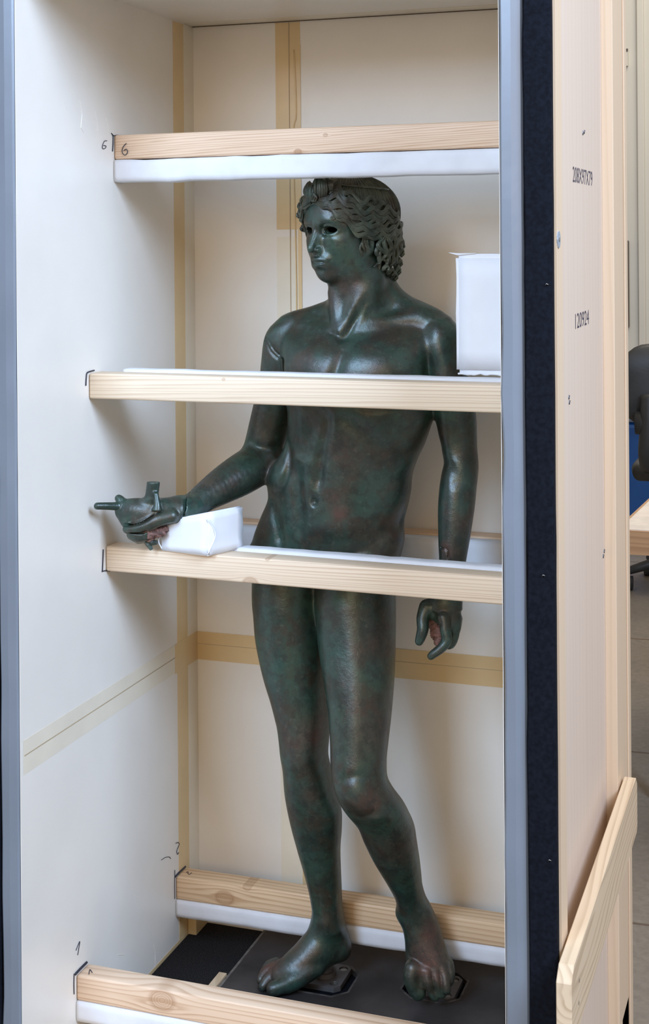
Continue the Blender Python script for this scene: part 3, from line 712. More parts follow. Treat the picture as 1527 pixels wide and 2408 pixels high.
toe([(1005, 2285, 2.604, .0110), (1008, 2310, 2.598, .0090), (1015, 2328, 2.602, .0086), (1023, 2343, 2.604, .0090)], .0025)
toe([(1022, 2282, 2.610, .0105), (1029, 2306, 2.604, .0090), (1034, 2324, 2.606, .0084), (1040, 2337, 2.608, .0082)], .0025)
toe([(1040, 2275, 2.616, .0100), (1046, 2295, 2.610, .0088), (1049, 2314, 2.605, .0084), (1051, 2329, 2.603, .0078)], .0025)
toe([(1055, 2265, 2.626, .0095), (1060, 2284, 2.620, .0085), (1060, 2302, 2.616, .0078), (1056, 2312, 2.614, .0070)], .0025)
path([(P(990, 2280, 2.606), .013), (P(998, 2312, 2.603), .010)], .006)
bumpb(P(765, 2168, 2.615), .013, .004)                      # ankle bones
bumpb(P(938, 2142, 2.63), .012, .0035); bumpb(P(1012, 2150, 2.63), .012, .003)
groove([(806, 2090), (808, 2150), (812, 2200)], 2.64, .005, .0035, 2.70)
bumpb(P(712, 1778, 2.535), (.024, .024, .03), .0035)          # kneecaps
bumpb(P(838, 1872, 2.448), (.026, .026, .030), .0035)
groove([(800, 1838), (838, 1828), (885, 1842)], 2.45, .008, .0022, 2.51)
groove([(815, 1908), (850, 1918), (895, 1905)], 2.47, .008, .0025, 2.52)
groove([(760, 1420), (812, 1600), (800, 1760)], 2.49, .016, .0016, 2.56)
groove([(650, 1700), (665, 1755), (690, 1800)], 2.54, .012, .002, 2.60)

# --- neck, shoulders
stack([(600, 800, 890, 2.556, .045, .046), (640, 784, 905, 2.556, .047, .048), (670, 776, 908, 2.556, .045, .050), (700, 774, 912, 2.558, .044, .052), (730, 768, 918, 2.562, .046, .054), (765, 758, 935, 2.566, .05, .055)], .016)
path([(P(880, 640, 2.590), .030), (P(908, 700, 2.588), .033), (P(945, 733, 2.585), .0335), (P(978, 748, 2.580), .033), (P(1015, 768, 2.576), .034), (P(1034, 792, 2.574), .037)], .02)
path([(P(800, 735, 2.580), .030), (P(742, 756, 2.580), .030), (P(692, 774, 2.582), .033), (P(672, 795, 2.584), .0355)], .02)
# collar bones, throat, neck muscles
path([(P(830, 788, 2.526), .0070), (P(880, 768, 2.530), .0075), (P(930, 756, 2.544), .0085), (P(985, 749, 2.560), .010)], .024)
path([(P(798, 788, 2.520), .0075), (P(760, 779, 2.528), .008), (P(715, 768, 2.548), .010)], .022)
path([(P(806, 792, 2.512), .006), (P(822, 752, 2.518), .0095), (P(852, 705, 2.525), .012), (P(880, 650, 2.542), .014)], .022)
path([(P(800, 790, 2.514), .006), (P(791, 742, 2.521), .008), (P(787, 690, 2.530), .009)], .018)
groove([(812, 790), (826, 760), (842, 728), (862, 694)], 2.50, .007, .0030, 2.54)
groove([(806, 806), (790, 792), (768, 784)], 2.49, .006, .0025, 2.54)
bumpb(P(812, 792, 2.500), (.010, .020, .010), -.005)

# --- chest and belly relief
bumpb(P(725, 860, 2.48), (.062, .05, .050), .008)
bumpb(P(905, 860, 2.48), (.068, .05, .050), .010)
groove([(806, 805), (798, 850), (786, 900), (780, 950)], 2.47, .012, .0045, 2.53)
groove([(1012, 835), (1008, 870), (1012, 910)], 2.50, .012, .008, 2.58)
groove([(664, 838), (664, 870), (668, 930)], 2.52, .007, .008, 2.60)
groove([(690, 930), (730, 948), (778, 940), (850, 955), (930, 948), (1000, 920)], 2.475, .014, .006, 2.54)
groove([(780, 955), (770, 1010), (757, 1060), (745, 1120), (739, 1165)], 2.49, .010, .0040, 2.55)
groove([(782, 962), (745, 1000), (712, 1050), (700, 1085)], 2.49, .016, .0045, 2.56)
groove([(790, 962), (845, 1005), (905, 1070), (935, 1110)], 2.49, .018, .0045, 2.56)
groove([(699, 1080), (700, 1150), (706, 1220), (700, 1275)], 2.51, .014, .0038, 2.58)
groove([(850, 1075), (855, 1150), (860, 1215)], 2.505, .022, .0025, 2.58)
groove([(715, 1062), (756, 1066), (815, 1062)], 2.50, .012, .0015, 2.56)
groove([(712, 1118), (746, 1122), (820, 1120)], 2.50, .012, .0014, 2.56)
bumpb(P(738, 1181, 2.506), (.0055, .02, .0065), -.009)
groove([(722, 1174), (738, 1170), (752, 1176)], 2.505, .006, .0014, 2.56)
groove([(676, 1030), (686, 1070), (682, 1110), (664, 1150), (641, 1165)], 2.53, .008, .0050, 2.61)
bumpb(P(655, 1122, 2.54), (.026, .04, .034), .011)
bumpb(P(700, 1010, 2.49), (.016, .04, .05), .005)
bumpb(P(722, 1110, 2.50), (.018, .04, .05), .004)
bumpb(P(790, 1110, 2.50), (.026, .04, .05), .004)
groove([(636, 1165), (646, 1195), (660, 1240), (672, 1290)], 2.54, .012, .0055, 2.61)
groove([(948, 1205), (918, 1240), (880, 1268), (835, 1294), (790, 1312)], 2.52, .014, .0040, 2.60)
bumpb(P(930, 1170, 2.56), (.030, .05, .03), .006)
bumpb(P(760, 1235, 2.51), (.07, .05, .045), .006)

# --- hanging arm (photo right)
stack([(752, 1018, 1058, 2.574, .030, .032), (775, 1004, 1076, 2.574, .042, .044), (810, 1000, 1083, 2.574, .048, .050), (850, 1004, 1094, 2.574, .048, .050), (890, 1010, 1104, 2.574, .047, .048), (935, 1016, 1114, 2.575, .045, .046),
       (975, 1022, 1121, 2.577, .042, .044), (1020, 1031, 1123, 2.579, .040, .042), (1055, 1038.5, 1124, 2.580, .040, .042), (1100, 1039, 1127, 2.576, .041, .042), (1150, 1033, 1122.5, 2.570, .041, .040),
       (1200, 1030, 1117, 2.563, .038, .037), (1270, 1031, 1106, 2.554, .032, .031), (1335, 1032, 1095, 2.547, .026, .026), (1400, 1018, 1090, 2.542, .023, .025), (1430, 1002, 1087, 2.540, .022, .024)], .012)
bumpb(P(1050, 800, 2.53), (.05, .05, .05), .004)
groove([(1012, 1090), (1060, 1100), (1085, 1150)], 2.54, .014, .0022, 2.60)
groove([(1060, 990), (1072, 1040), (1080, 1085)], 2.54, .014, .0018, 2.60)
# hand: back of the hand, thumb, index bent back, other fingers behind
path([(P(1045, 1425, 2.541), .0260), (P(1056, 1452, 2.540), .0235), (P(1062, 1470, 2.541), .0180)], .010, flat=((0, 1, 0), 1.15))
toe([(1004, 1428, 2.530, .0130), (995, 1452, 2.522, .0115), (995, 1478, 2.515, .0105), (990, 1498, 2.512, .0092), (986.5, 1508, 2.511, .0078)], .006)
path([(P(1008, 1430, 2.536), .012), (P(1022, 1446, 2.538), .009)], .012)
toe([(1044, 1452, 2.520, .0120), (1047, 1480, 2.515, .0105), (1051, 1506, 2.512, .0094), (1038, 1524, 2.508, .0086), (1020, 1538, 2.505, .0076), (1014, 1543, 2.505, .0066)], .004)
toe([(1066, 1458, 2.540, .0125), (1068, 1490, 2.538, .0100), (1060, 1514, 2.536, .0088), (1045, 1515, 2.545, .008)], .004)
toe([(1074, 1455, 2.556, .0110), (1071, 1480, 2.558, .0095), (1058, 1500, 2.560, .0085), (1044, 1498, 2.560, .0080)], .004)
toe([(1072, 1450, 2.572, .0095), (1066, 1474, 2.574, .0085), (1050, 1484, 2.572, .0078)], .004)
groove([(1042, 1462), (1034, 1476), (1034, 1500)], 2.52, .004, .003, 2.54)

# --- reaching arm (photo left)
stack([(748, 668, 712, 2.588, .028, .030), (770, 641, 722, 2.588, .040, .042), (800, 623, 722, 2.590, .045, .046), (850, 616.5, 715, 2.592, .045, .045), (890, 612, 706, 2.594, .044, .044),
       (955, 597, 694, 2.597, .041, .043), (1000, 586.5, 682, 2.598, .039, .042), (1040, 577, 671, 2.598, .039, .042), (1070, 570, 662, 2.596, .036, .040), (1092, 572, 650, 2.594, .030, .035)], .010)
path([(P(622, 1082, 2.590), .0375), (P(598, 1097, 2.574), .0400), (P(560, 1120, 2.540), .0385), (P(520, 1144, 2.505), .0335), (P(480, 1170, 2.462), .0268), (P(447, 1193, 2.425), .0222), (P(425, 1197, 2.408), .0222)], .012)
groove([(663, 838), (648, 825), (633, 803), (622, 795)], 2.55, .0022, .0035, 2.62, False)
groove([(656, 842), (640, 828), (627, 808), (618, 803)], 2.55, .0022, .0028, 2.62, False)
groove([(584, 1030), (600, 1050), (628, 1056), (650, 1050)], 2.56, .010, .0035, 2.62)
# hand with broken fingers
path([(P(440, 1195, 2.418), .0222), (P(415, 1197, 2.405), .0225), (P(385, 1200, 2.392), .0225), (P(350, 1202, 2.382), .0235), (P(318, 1200, 2.378), .0220), (P(294, 1197, 2.378), .0180)], .010)
path([(P(425, 1205, 2.400), .0200), (P(395, 1214, 2.388), .0185), (P(360, 1220, 2.376), .0150), (P(330, 1224, 2.372), .0140)], .010)
path([(P(292, 1206, 2.372), .014), (P(300, 1224, 2.370), .0135), (P(306, 1234, 2.370), .0110)], .008)
path([(P(404, 1214, 2.376), .0130), (P(372, 1223, 2.364), .0125), (P(340, 1237, 2.358), .0115), (P(312, 1243, 2.357), .0105), (P(300, 1244, 2.359), .0088)], .004)
path([(P(345, 1254, 2.372), .0130), (P(325, 1258, 2.371), .0135), (P(312, 1256, 2.372), .011)], .006)
path([(P(342, 1266, 2.380), .0085), (P(326, 1268, 2.380), .0085)], .005)
path([(P(312, 1190, 2.386), .009), (P(275, 1190.5, 2.362), .0075), (P(250, 1190, 2.345), .0068), (P(229, 1190, 2.332), .0064)], .003)
path([(P(288, 1185, 2.372), .0100), (P(283, 1176, 2.372), .0085), (P(279, 1172, 2.372), .0070)], .004)
stack([(1133.5, 346, 376, 2.372, .0085, .0085), (1150, 344, 374, 2.373, .0088, .0088), (1166, 341, 373, 2.374, .0095, .0095), (1176, 330, 376, 2.376, .012, .012), (1186, 316, 382, 2.380, .014, .014)], .006)
stack([(1158, 362, 372, 2.366, .004, .004), (1185, 362, 378, 2.362, .006, .006), (1200, 358, 380, 2.360, .008, .008)], .006)
groove([(289, 1234), (312, 1234), (335, 1229), (352, 1220), (368, 1208)], 2.36, .0022, .0045, 2.40)
groove([(296, 1250), (318, 1252), (336, 1252), (352, 1243)], 2.36, .0025, .0035, 2.39)
groove([(427, 1161), (438, 1169), (444, 1180), (447, 1193), (444, 1210), (437, 1228)], 2.41, .0011, .0060, 2.46, False)
groove([(395, 1246), (406, 1236), (425, 1228)], 2.40, .006, .004, 2.43)
# hole in the forearm near the other wrist
groove([(1033, 1290), (1040, 1291), (1047, 1290), (1053, 1298), (1055, 1312), (1060, 1325), (1062, 1340)], 2.52, .0013, .0045, 2.56, False)

# --- head, in its own frame: l = statue's left, f = face direction, u = up
HY = 2.545; HO = P(808, 541, HY); th = math.radians(28.0)
Hf = np.array([-math.sin(th), -math.cos(th), -.03]); Hf /= np.linalg.norm(Hf)
Hl = np.array([math.cos(th), -math.sin(th), 0.]); Hu = np.cross(Hl, -Hf); Hu = Hu if Hu[2] > 0 else -Hu
HR = np.array([Hl, Hf, Hu])
def hd(l, f, u): return HO+Hl*l+Hf*f+Hu*u
def he(l, f, u, rl, rf, ru, k=.01, op='u'): ell(hd(l, f, u), (rl, rf, ru), HR, k, op)
def hp(pts, k=.006, op='u'): path([(hd(l, f, u), r) for l, f, u, r in pts], k, 4, None, op)
def hb(l, f, u, rl, rf, ru, a): bumpb(hd(l, f, u), (rl, rf, ru), a, HR)
he(0, -.018, .028, .068, .088, .070, .02)
he(0, .008, -.020, .0555, .058, .076, .02)
he(0, .012, .030, .055, .0585, .040, .02)
he(0, .016, -.052, .042, .043, .040, .02)
he(0, .046, -.0765, .017, .0145, .0150, .016)
for s in (-1, 1):
    he(s*.032, .034, -.024, .018, .019, .022, .018)
    he(s*.046, -.002, -.050, .012, .030, .030, .02)
    hp([(s*.005, .0655, .0145, .0055), (s*.018, .0645, .0185, .0060), (s*.033, .0570, .0185, .0062), (s*.046, .0420, .0110, .0060)], .010)
    he(s*.0265, .0655, .0022, .0165, .0105, .0105, .007, 's')
    hb(s*.0145, .060, -.002, .007, .012, .010, -.004)
# nose
hp([(0, .0655, .018, .0070), (0, .0705, .000, .0054), (0, .0765, -.015, .0054), (0, .0828, -.0285, .0062), (0, .0836, -.0325, .0060)], .007)
he(0, .064, -.020, .0088, .013, .017, .008)
for s in (-1, 1):
    he(s*.0074, .0700, -.0345, .0042, .0080, .0046, .007)
    he(s*.0048, .0765, -.0395, .0026, .0050, .0020, .003, 's')
    # lids round an open socket
    hp([(s*.0120, .0585, .0002, .0016), (s*.0170, .0640, .0072, .0022), (s*.0255, .0640, .0104, .0025), (s*.0345, .0585, .0084, .0023), (s*.0425, .0500, .0010, .0018)], .0035)
    hp([(s*.0125, .0585, -.0010, .0014), (s*.0190, .0615, -.0058, .0018), (s*.0270, .0605, -.0070, .0019), (s*.0355, .0550, -.0050, .0018), (s*.0420, .0495, -.0000, .0015)], .0040)
    hb(s*.030, .055, -.016, .014, .01, .006, .0015)
    he(s*.0262, .055, .0022, .0138, .036, .0056, .0014, 's')
he(0, .004, .000, .046, .0455, .034, .004, 's')
# mouth
he(0, .058, -.0560, .024, .012, .017, .012)
hp([(-.0175, .0585, -.0558, .0026), (-.0095, .0668, -.0522, .0032), (-.0030, .0705, -.0502, .0036), (0, .0700, -.0510, .0034), (.0030, .0705, -.0502, .0036), (.0095, .0668, -.0522, .0032), (.0175, .0585, -.0558, .0026)], .0035)
hp([(-.0175, .0575, -.0590, .0026), (-.0080, .0662, -.0615, .0040), (0, .0680, -.0622, .0044), (.0080, .0662, -.0615, .0040), (.0175, .0575, -.0590, .0026)], .0035)
hp([(-.0150, .0660, -.0566, .0010), (-.0080, .0715, -.0562, .0012), (0, .0735, -.0568, .0012), (.0080, .0715, -.0562, .0012), (.0150, .0660, -.0566, .0010)], .003, 's')
hb(0, .072, -.044, .0035, .01, .005, -.002)
hb(0, .066, -.0715, .016, .012, .005, -.0035)
hb(.022, .06, -.057, .004, .008, .006, -.002); hb(-.022, .06, -.057, .004, .008, .006, -.002)
# ears
for s in (-1, 1):
    he(s*.0640, -.004, -.026, .0070, .0110, .0200, .006)
    he(s*.0710, -.002, -.022, .0050, .0055, .0110, .004, 's')

# ---- evaluate and mesh
def smin(a, b, k):
    h = np.maximum(k-np.abs(a-b), 0)/k; return np.minimum(a, b)-h*h*k*.25
def smax(a, b, k):
    h = np.maximum(k-np.abs(a-b), 0)/k; return np.maximum(a, b)+h*h*k*.25
def field(p, idx):
    d = np.full(len(p), .5)
    for i in idx:
        lo, hi, k, op, fn = PR[i]
        if op == 'u': d = smin(d, fn(p), k)
        elif op == 's': d = smax(d, -fn(p), k)
        else: d = d+fn(p)
    return d
LO = np.array([q[0] for q in PR]); HI = np.array([q[1] for q in PR]); KK = np.array([q[2] for q in PR]); IU = np.array([q[3] == 'u' for q in PR])
def near(lo, hi, m):
    return np.nonzero(((LO-m-KK[:, None]) <= hi).all(1) & ((HI+m+KK[:, None]) >= lo).all(1))[0]
def mesh_region(lo, hi, h, nb=8):
    """surface nets over sparse blocks of nb cells"""
    lo = np.floor(np.array(lo)/h)*h; B = nb*h
    nbk = np.ceil((np.array(hi)-lo)/B).astype(int)
    # coarse pass: super blocks, then blocks
    sup = 4; keep = []
    for si in range(0, nbk[0], sup):
        for sj in range(0, nbk[1], sup):
            for sk in range(0, nbk[2], sup):
                a = lo+np.array([si, sj, sk])*B; b = a+sup*B
                idx = near(a, b, .012)
                if not len(idx) or not IU[idx].any(): continue
                g = np.array([(i, j, k) for i in range(si, min(si+sup, nbk[0])) for j in range(sj, min(sj+sup, nbk[1])) for k in range(sk, min(sk+sup, nbk[2]))])
                if not len(g): continue
                c = lo+(g+.5)*B; d = field(c, idx)
                keep.append(g[np.abs(d) < B*1.9+.004])
    G = np.concatenate(keep)
    n1 = nb+1; ax = np.arange(n1); off = np.stack(np.meshgrid(ax, ax, ax, indexing='ij'), -1).reshape(-1, 3)
    D = np.empty((len(G), n1, n1, n1), np.float32)
    order = {}
    for t, g in enumerate(G): order.setdefault(tuple(g//2), []).append(t)
    for key, ts in order.items():
        gg = G[ts]; a = lo+gg.min(0)*B; b = lo+(gg.max(0)+1)*B
        idx = near(a, b, .004)
        p = (lo+(gg[:, None, :]*nb+off[None])*h).reshape(-1, 3)
        D[ts] = field(p, idx).reshape(len(ts), n1, n1, n1)
    ins = D < 0
    cs = np.zeros((len(G), nb, nb, nb), np.int8)
    cor = [(i, j, k) for i in (0, 1) for j in (0, 1) for k in (0, 1)]
    for i, j, k in cor: cs += ins[:, i:i+nb, j:j+nb, k:k+nb]
    b_, i_, j_, k_ = np.nonzero((cs > 0) & (cs < 8))
    acc = np.zeros((len(b_), 3)); cnt = np.zeros(len(b_))
    for a in range(3):
        for c0 in cor:
            if c0[a]: continue
            c1 = list(c0); c1[a] = 1
            v0 = D[b_, i_+c0[0], j_+c0[1], k_+c0[2]]; v1 = D[b_, i_+c1[0], j_+c1[1], k_+c1[2]]
            m_ = (v0 < 0) != (v1 < 0); t = np.where(m_, v0/(v0-v1+1e-20), 0)
            pt = np.array(c0, float)[None]+np.eye(3)[a][None]*t[:, None]
            acc += pt*m_[:, None]; cnt += m_
    V = acc/cnt[:, None]
    cell = G[b_]*nb+np.stack([i_, j_, k_], 1)
    V = lo+(cell+V)*h
    big = np.array([1, 1 << 20, 1 << 40], dtype=np.int64)
    key = ((cell+1)*big).sum(1); srt = np.argsort(key); sk_ = key[srt]
    def look(c):
        q = ((c+1)*big).sum(1); w = np.searchsorted(sk_, q); w = np.minimum(w, len(sk_)-1)
        return np.where(sk_[w] == q, srt[w], -1)
    FC = []
    for a in range(3):
        u_, w_ = (a+1) % 3, (a+2) % 3
        sl = [slice(0, nb)]*3; s2 = list(sl); s2[a] = slice(1, nb+1)
        A_, Bv = ins[:, :nb, :nb, :nb], ins[(slice(None), *s2)]
        bb_, x_, y_, z_ = np.nonzero(A_ != Bv)
        c = G[bb_]*nb+np.stack([x_, y_, z_], 1); fl_ = A_[bb_, x_, y_, z_]
        eu = np.zeros(3, int); eu[u_] = 1; ew = np.zeros(3, int); ew[w_] = 1
        q = np.stack([look(c), look(c-eu), look(c-eu-ew), look(c-ew)], 1)
        q = np.where(fl_[:, None], q, q[:, ::-1]); FC.append(q[(q >= 0).all(1)])
    return V, np.concatenate(FC)
def fast_mesh(name, V, Fq, mat, parent, attr=None):
    base = wl(parent); me = bpy.data.meshes.new(name); n = len(V); m_ = len(Fq)
    me.vertices.add(n); me.vertices.foreach_set('co', (V-np.array(base)).astype(np.float32).ravel())
    me.loops.add(m_*4); me.loops.foreach_set('vertex_index', Fq.astype(np.int32).ravel())
    me.polygons.add(m_); me.polygons.foreach_set('loop_start', (np.arange(m_)*4).astype(np.int32))
    me.update(calc_edges=True); me.validate()
    me.polygons.foreach_set('use_smooth', [True]*len(me.polygons))
    if attr is not None and len(me.vertices) == n:
        at = me.attributes.new('rusty', 'FLOAT', 'POINT'); at.data.foreach_set('value', attr.astype(np.float32))
    o = bpy.data.objects.new(name, me); COL.objects.link(o); me.materials.append(mat); o.parent = parent; o['_w'] = list(base)
    return o
regions = [((-1.30, 2.30, 1.08-.03), (-1.075, 2.47, 1.19), .0014),       # reaching hand
           ((-.96, 2.40, 1.49), (-.68, 2.70, 1.75), .0015),               # head
           ((-1.10, 2.50, .165), (-.60, 2.72, .30), .0018),               # feet
           ((-.72, 2.45, .84), (-.60, 2.64, .985), .0014)]                # hanging hand
parts_ = []
def body_mesh(hb_):
    V, Fq = mesh_region((-1.10, 2.40, .16), (-.52, 2.74, 1.75), hb_)
    c = V[Fq].mean(1); drop = np.zeros(len(Fq), bool)
    for lo_, hi_, _ in regions: drop |= ((c > np.array(lo_)+.0015) & (c < np.array(hi_)-.0015)).all(1)
    Fq = Fq[~drop]; used = np.unique(Fq); mp = -np.ones(len(V), int); mp[used] = np.arange(len(used))
    return V[used], mp[Fq]
import time as _t; t0_ = _t.time()
VV, FF = [], []; o_ = 0
for (V_, F_) in [body_mesh(.0026)]+[mesh_region(lo_, hi_, h_) for lo_, hi_, h_ in regions]:
    VV.append(V_); FF.append(F_+o_); o_ += len(V_)
VV = np.concatenate(VV); FF = np.concatenate(FF)
print('STATUE verts', len(VV), 'time', _t.time()-t0_)
rust = np.zeros(len(VV))
for (x, y, Y, r_, a_) in ((640, 2268, 2.60, .035, .8), (700, 2235, 2.61, .025, .5), (1012, 2268, 2.60, .040, 1.), (1020, 2200, 2.62, .035, .7), (800, 1205, 2.51, .018, .75), (795, 1170, 2.51, .028, .3),
                          (930, 1270, 2.54, .030, .9), (815, 1080, 2.49, .05, .35), (930, 1300, 2.55, .04, .5), (500, 1135, 2.46, .03, .5), (640, 1110, 2.57, .025, .7), (730, 1730, 2.54, .04, .6), (880, 1720, 2.49, .05, .5), (905, 1500, 2.53, .04, .4),
                          (925, 700, 2.53, .018, .9), (835, 690, 2.51, .03, .4), (1060, 1300, 2.52, .02, .6), (1044, 1288, 2.52, .012, 1.), (1000, 1720, 2.5, .03, .4), (870, 1890, 2.46, .03, .5), (730, 1870, 2.56, .02, .5), (930, 1980, 2.54, .05, .5),
                          (620, 1170, 2.5, .03, .6), (1100, 1240, 2.53, .02, .5)):
    rust = np.maximum(rust, a_*np.exp(-((VV-P(x, y, Y))**2).sum(1)/r_**2))
st = empty('bronze_statue', (-.85, 2.62, bpz), 'dark green bronze statue of a nude curly-haired youth, right arm reaching forward', 'statue')
fast_mesh('body', VV, FF, M['bronze'], st, rust)
# ---- hair: scalp sheet plus wavy locks, one child mesh
def hline(az):   # height of the hairline, az in degrees from the face towards either ear
    return np.interp(abs(az), [0, 8, 15, 30, 45, 60, 68, 78, 90, 110, 135, 180], [.050, .047, .043, .033, .016, -.008, -.016, -.018, -.020, -.022, -.030, -.040])
def hs(az, u, out=0.):
    r = 1.0; q = (u-.030)/.0725
    rho = math.sqrt(max(0., 1-q*q)) if u > .03 else 1.0-3.0*(.03-u)**2*4
    a = math.radians(az)
    wl_, wf = .0775*rho, (.1030 if abs(az) > 70 else .098+.005*abs(az)/70)*rho
    n = np.array([math.sin(a)*rho, math.cos(a)*rho, max(-.2, min(1, q if u > .03 else 0))]); n /= np.linalg.norm(n)+1e-9
    p = np.array([wl_*math.sin(a), -.022+wf*math.cos(a), u])+n*out
    return hd(*p)
HT = []
V = []; Fq_ = []; na, ns = 120, 26
for i in range(na):
    az = -180+360*i/na
    bot = hline(az) if abs(az) < 95 else np.interp(abs(az), [95, 115, 180], [-.020, -.066, -.070])
    for j in range(ns):
        s_ = j/(ns-2) if j < ns-1 else 1.0
        u = .1015+(bot-.1015)*(s_**1.5 if False else (1-math.cos(s_*math.pi/2))**.9 if False else s_*s_*.5+s_*.5)
        o_ = -.0015+.0006*math.sin(az*1.3+j)+(-.010 if j == ns-1 else 0)-(.006*max(0, (-.02-u)/.05) if abs(az) > 95 else 0)
        V.append(hs(az, min(u, .1015), o_+.0006))
for i in range(na):
    for j in range(ns-1):
        a, b = i*ns+j, ((i+1) % na)*ns+j; Fq_.append((a, a+1, b+1, b))
Fq_.append(tuple(i*ns for i in range(na)))
HT.append((np.array(V), Fq_))
def lock(az0, az1, fu, r0, r1, ph, amp, wav, n=44, groups=3, gap=.0030, lift=.001):
    """a lock of a few parallel wavy strands running round the head"""
    for g in range(groups):
        pts = []; rr = []
        for i in range(n):
            t = i/(n-1); az = az0+(az1-az0)*t
            w = amp*min(1, t*6)*math.sin(ph+abs(az)/wav*2*math.pi)
            u = fu(az)+w+(g-(groups-1)/2)*gap
            mid = 1-abs(g-(groups-1)/2)/max(1, groups)*1.2
            pts.append(hs(az, min(u, .099), lift+.0016*mid+.0010*math.cos(ph+abs(az)/wav*2*math.pi)))
            rr.append((r0+(r1-r0)*t)*min(1, .35+t*8, .25+(1-t)*6))
        HT.append(tube(pts, rr, 6))
# wavy rows sweeping back from the parting: the waves of neighbouring locks nearly line up
for side in (1, -1):
    nr = 10
    for j in range(nr):
        fr = (j+.5)/nr
        def fu(az, fr=fr):
            a_ = abs(az); base_ = hline(az)+.001+fr*(.036+.034*min(1, max(0, (a_-12)/50)))*(1-.30*max(0, (a_-95)/80))
            return base_+.0030*math.sin(a_*.085+fr*7)*min(1, a_/30)
        a1 = (166-3*j+random.uniform(-9, 6)) if j < 7 else 120-16*(j-7)+random.uniform(-5, 5)
        lock(4*side+random.uniform(0, 3)*side, a1*side, fu, .0019, .0017, j*.62+random.uniform(-.7, .7), .0052+random.uniform(-.0010, .0008), 21.5+random.uniform(-1.2, 1.2), 60, 4, .0021, .0004+.0022*(j % 2)+random.uniform(-.0004, .0004))
# smooth strands from the crown down to the wavy rows
for k in range(230):
    az = -180+360*k/230+random.uniform(-.8, .8)
    if abs(az) < 14: continue
    top = hline(az)+(.036+.034*min(1, max(0, (abs(az)-12)/50)))*(1-.30*max(0, (abs(az)-95)/80))-.008
    pts = [hs(az+7*math.copysign(1, az)*math.sin(t*2.2)*(1-t)+1.2*math.sin(t*7+k*.21), .0985+(top-.0985)*(t**1.35), -.0010+.0007*math.sin(k*1.7)) for t in np.linspace(.05, 1, 12)]
    HT.append(tube(pts, [.0013]*10+[.0011, .0005], 5))
# band dividing crown and front locks
pts = [hs(a, .084-.012*((a-20)/90) if a > 20 else .084, .0012) for a in np.linspace(18, 118, 26)]
HT.append(tube(pts, .0024, 6))
# top knot over the forehead: two bunched lobes of curved locks
for lobe, (l0, f0, u0, R_) in enumerate(((.010, .058, .078, .019), (-.011, .062, .073, .0155), (.024, .052, .083, .012), (-.002, .066, .070, .013))):
    for k in range(9):
        a = -1.3+2.6*k/8
        jt = random.uniform(.90, 1.08); R2 = R_*jt
        pts = [hd(l0+R2*math.sin(a+.3*math.sin(t*3+lobe))*math.sin(.25+t*2.6), f0+R2*.95*math.cos(a*.8)*math.sin(.35+t*2.4), u0-R2*1.05*math.cos(.25+t*2.5)+.0018*math.sin(t*7+k*.5)) for t in np.linspace(0, 1, 14)]
        HT.append(tube(pts, [.0022+.0012*math.sin(math.pi*i/13) for i in range(14)], 6))
for k in range(6):
    pts = [hd(.001+.0035*(k-2.5)+.003*math.sin(t*6+k), .0745+.004*t, .053+.016*t) for t in np.linspace(0, 1, 8)]
    HT.append(tube(pts, .0021, 6))
# nape and side locks hanging below the rows, each of three strands
def curl(az, u0, u1, r, ph, amp=5., out=.002, flick=0., m=3):
    n = 24
    for g in range(m):
        pts = []; rr = []; og = (g-(m-1)/2)
        for i in range(n):
            t = i/(n-1); u = u0+(u1-u0)*t
            pts.append(hs(az+og*1.7*(1-.5*t)+amp*math.sin(ph+t*7.0)+flick*t**3*16, u+og*.0006, out+.0012*(1-abs(og))+.0016*math.cos(ph+t*7.0)-.0025*t+.008*max(0, t-.8)*abs(flick)*3))
            rr.append(r*min(1, .4+t*5)*(1-.6*max(0, (t-.6)/.4)))
        HT.append(tube(pts, rr, 6))
for side in (1, -1):
    for layer in range(2):
        for k in range(14):
            az = 86+k*7.2+layer*3.4+random.uniform(-1.5, 1.5)
            lo_ = np.interp(az, [84, 92, 110, 135, 150, 181], [-.060, -.078, -.086, -.082, -.074, -.068])+random.uniform(-.006, .006)+layer*.016
            curl(az*side, hline(az)+.008-layer*.002, lo_, .0030, k*1.4+layer*2, 4.2, -.0005+.0028*layer, random.choice((-1, 1, 1))*side*.8)
    for k in range(3):     # wisps before the ear
        curl((66+k*3.0)*side, hline(64)+.004, -.048+.006*k, .0017, k*.9, 2.0, -.0050, 0, 2)
# broad hooked ends
for az, u, r_ in ((110, -.080, .0055), (122, -.088, .0060), (134, -.078, .0068), (142, -.064, .0060), (98, -.072, .0050), (138, -.044, .0075), (146, -.030, .0085)):
    for d_ in range(3):
        rad = r_*(1-.22*d_)
        pts = [hs(az+math.degrees(rad*1.25*math.cos(t)/.09), u+rad*1.2*math.sin(t), .0060+.0014*d_-.0010*t) for t in np.linspace(-1.2, 3.9, 16)]
        HT.append(tube(pts, [.0030*(1-.3*i/15) for i in range(16)], 6))
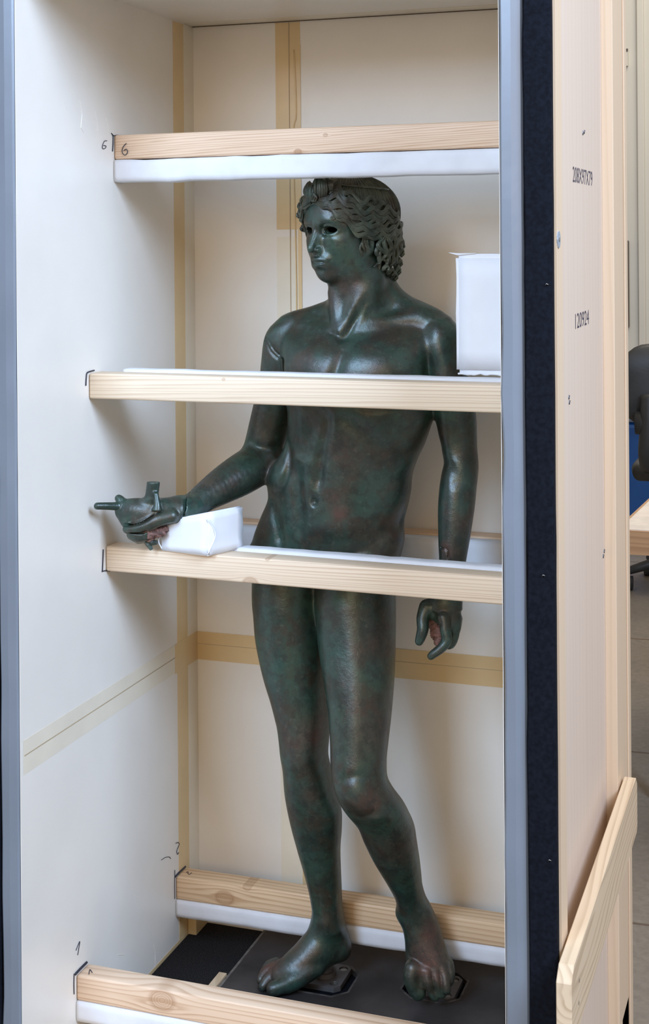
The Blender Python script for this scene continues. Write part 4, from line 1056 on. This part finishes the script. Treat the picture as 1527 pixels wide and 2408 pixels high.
# small curls at the far temple
for cx, cu, rr_ in ((-46, .046, .0075), (-54, .036, .0090), (-50, .056, .0065), (-58, .022, .007), (-44, .030, .0060), (-58, .005, .0060), (-66, .045, .008)):
    for d_ in range(3):
        rad = rr_*(1-.28*d_)
        pts = [hs(cx+math.degrees(rad*math.cos(t)/.075), cu+rad*math.sin(t), .0060+.0022*d_) for t in np.linspace(0+d_, 5.2+d_, 16)]
        HT.append(tube(pts, [.0024]*13+[.002, .0015, .001], 6))
# curl on the forehead side
for d_ in range(3):
    pts = [hs(31+math.degrees((.0062-.0018*d_)*math.cos(t)/.1), .028+(.0062-.0018*d_)*math.sin(t)*1.2, .0005+.0006*d_) for t in np.linspace(-2.6, 1.9, 12)]
    HT.append(tube(pts, [.0015]*9+[.0012, .001, .0006], 6))
Vh, Fh = merge(HT)
hair = mesh('hair', Vh, Fh, M['bronze_hair'], st, True)
# corrosion lump and broken bracket in the reaching hand
def lump(name, cs, mat, amp, seed, parent):
    bm = bmesh.new(); r = np.random.default_rng(seed)
    for (c, rad) in cs:
        k0 = len(bm.verts); res = bmesh.ops.create_icosphere(bm, subdivisions=4, radius=1)
        for v in res['verts']:
            d = Vector(v.co); nz = sum(math.sin(6*d[i]*(1+q)+q*2.1+i*1.3+seed)*math.cos(5*d[(i+1) % 3]*(1+q*.8)+q) for i in range(3) for q in range(3))/9
            v.co = Vector([c[i]+rad[i]*d[i]*(1+amp*nz) for i in range(3)])
    return bmo(name, bm, mat, parent, True)
lc = P(365, 1253, 2.378)
lk = lump('corrosion', [(P(352, 1252, 2.374), (.017, .014, .0125)), (P(372, 1251, 2.380), (.015, .012, .0095)), (P(386, 1245, 2.384), (.0085, .008, .0065)), (P(352, 1266, 2.378), (.009, .009, .007))], M['rust'], .5, 3, st)
lk['label'] = 'pinkish brown corrosion lump in the hand'
mesh('broken_pin', *merge([tube([P(343, 1268, 2.380), P(350, 1280, 2.380), P(357, 1293, 2.380)], [.0062, .0060, .0030], 5), tube([P(352, 1270, 2.378), P(361, 1276, 2.378), P(369, 1275, 2.378)], [.0062, .0055, .0045], 5)]), M['bronze'], st)
lump('corrosion', [(P(1019, 1466, 2.545), (.010, .009, .012)), (P(1027, 1486, 2.546), (.0115, .009, .0155)), (P(1033, 1506, 2.546), (.0095, .008, .012))], M['rust'], .5, 5, st)['label'] = 'rusty brown fill between thumb and forefinger'
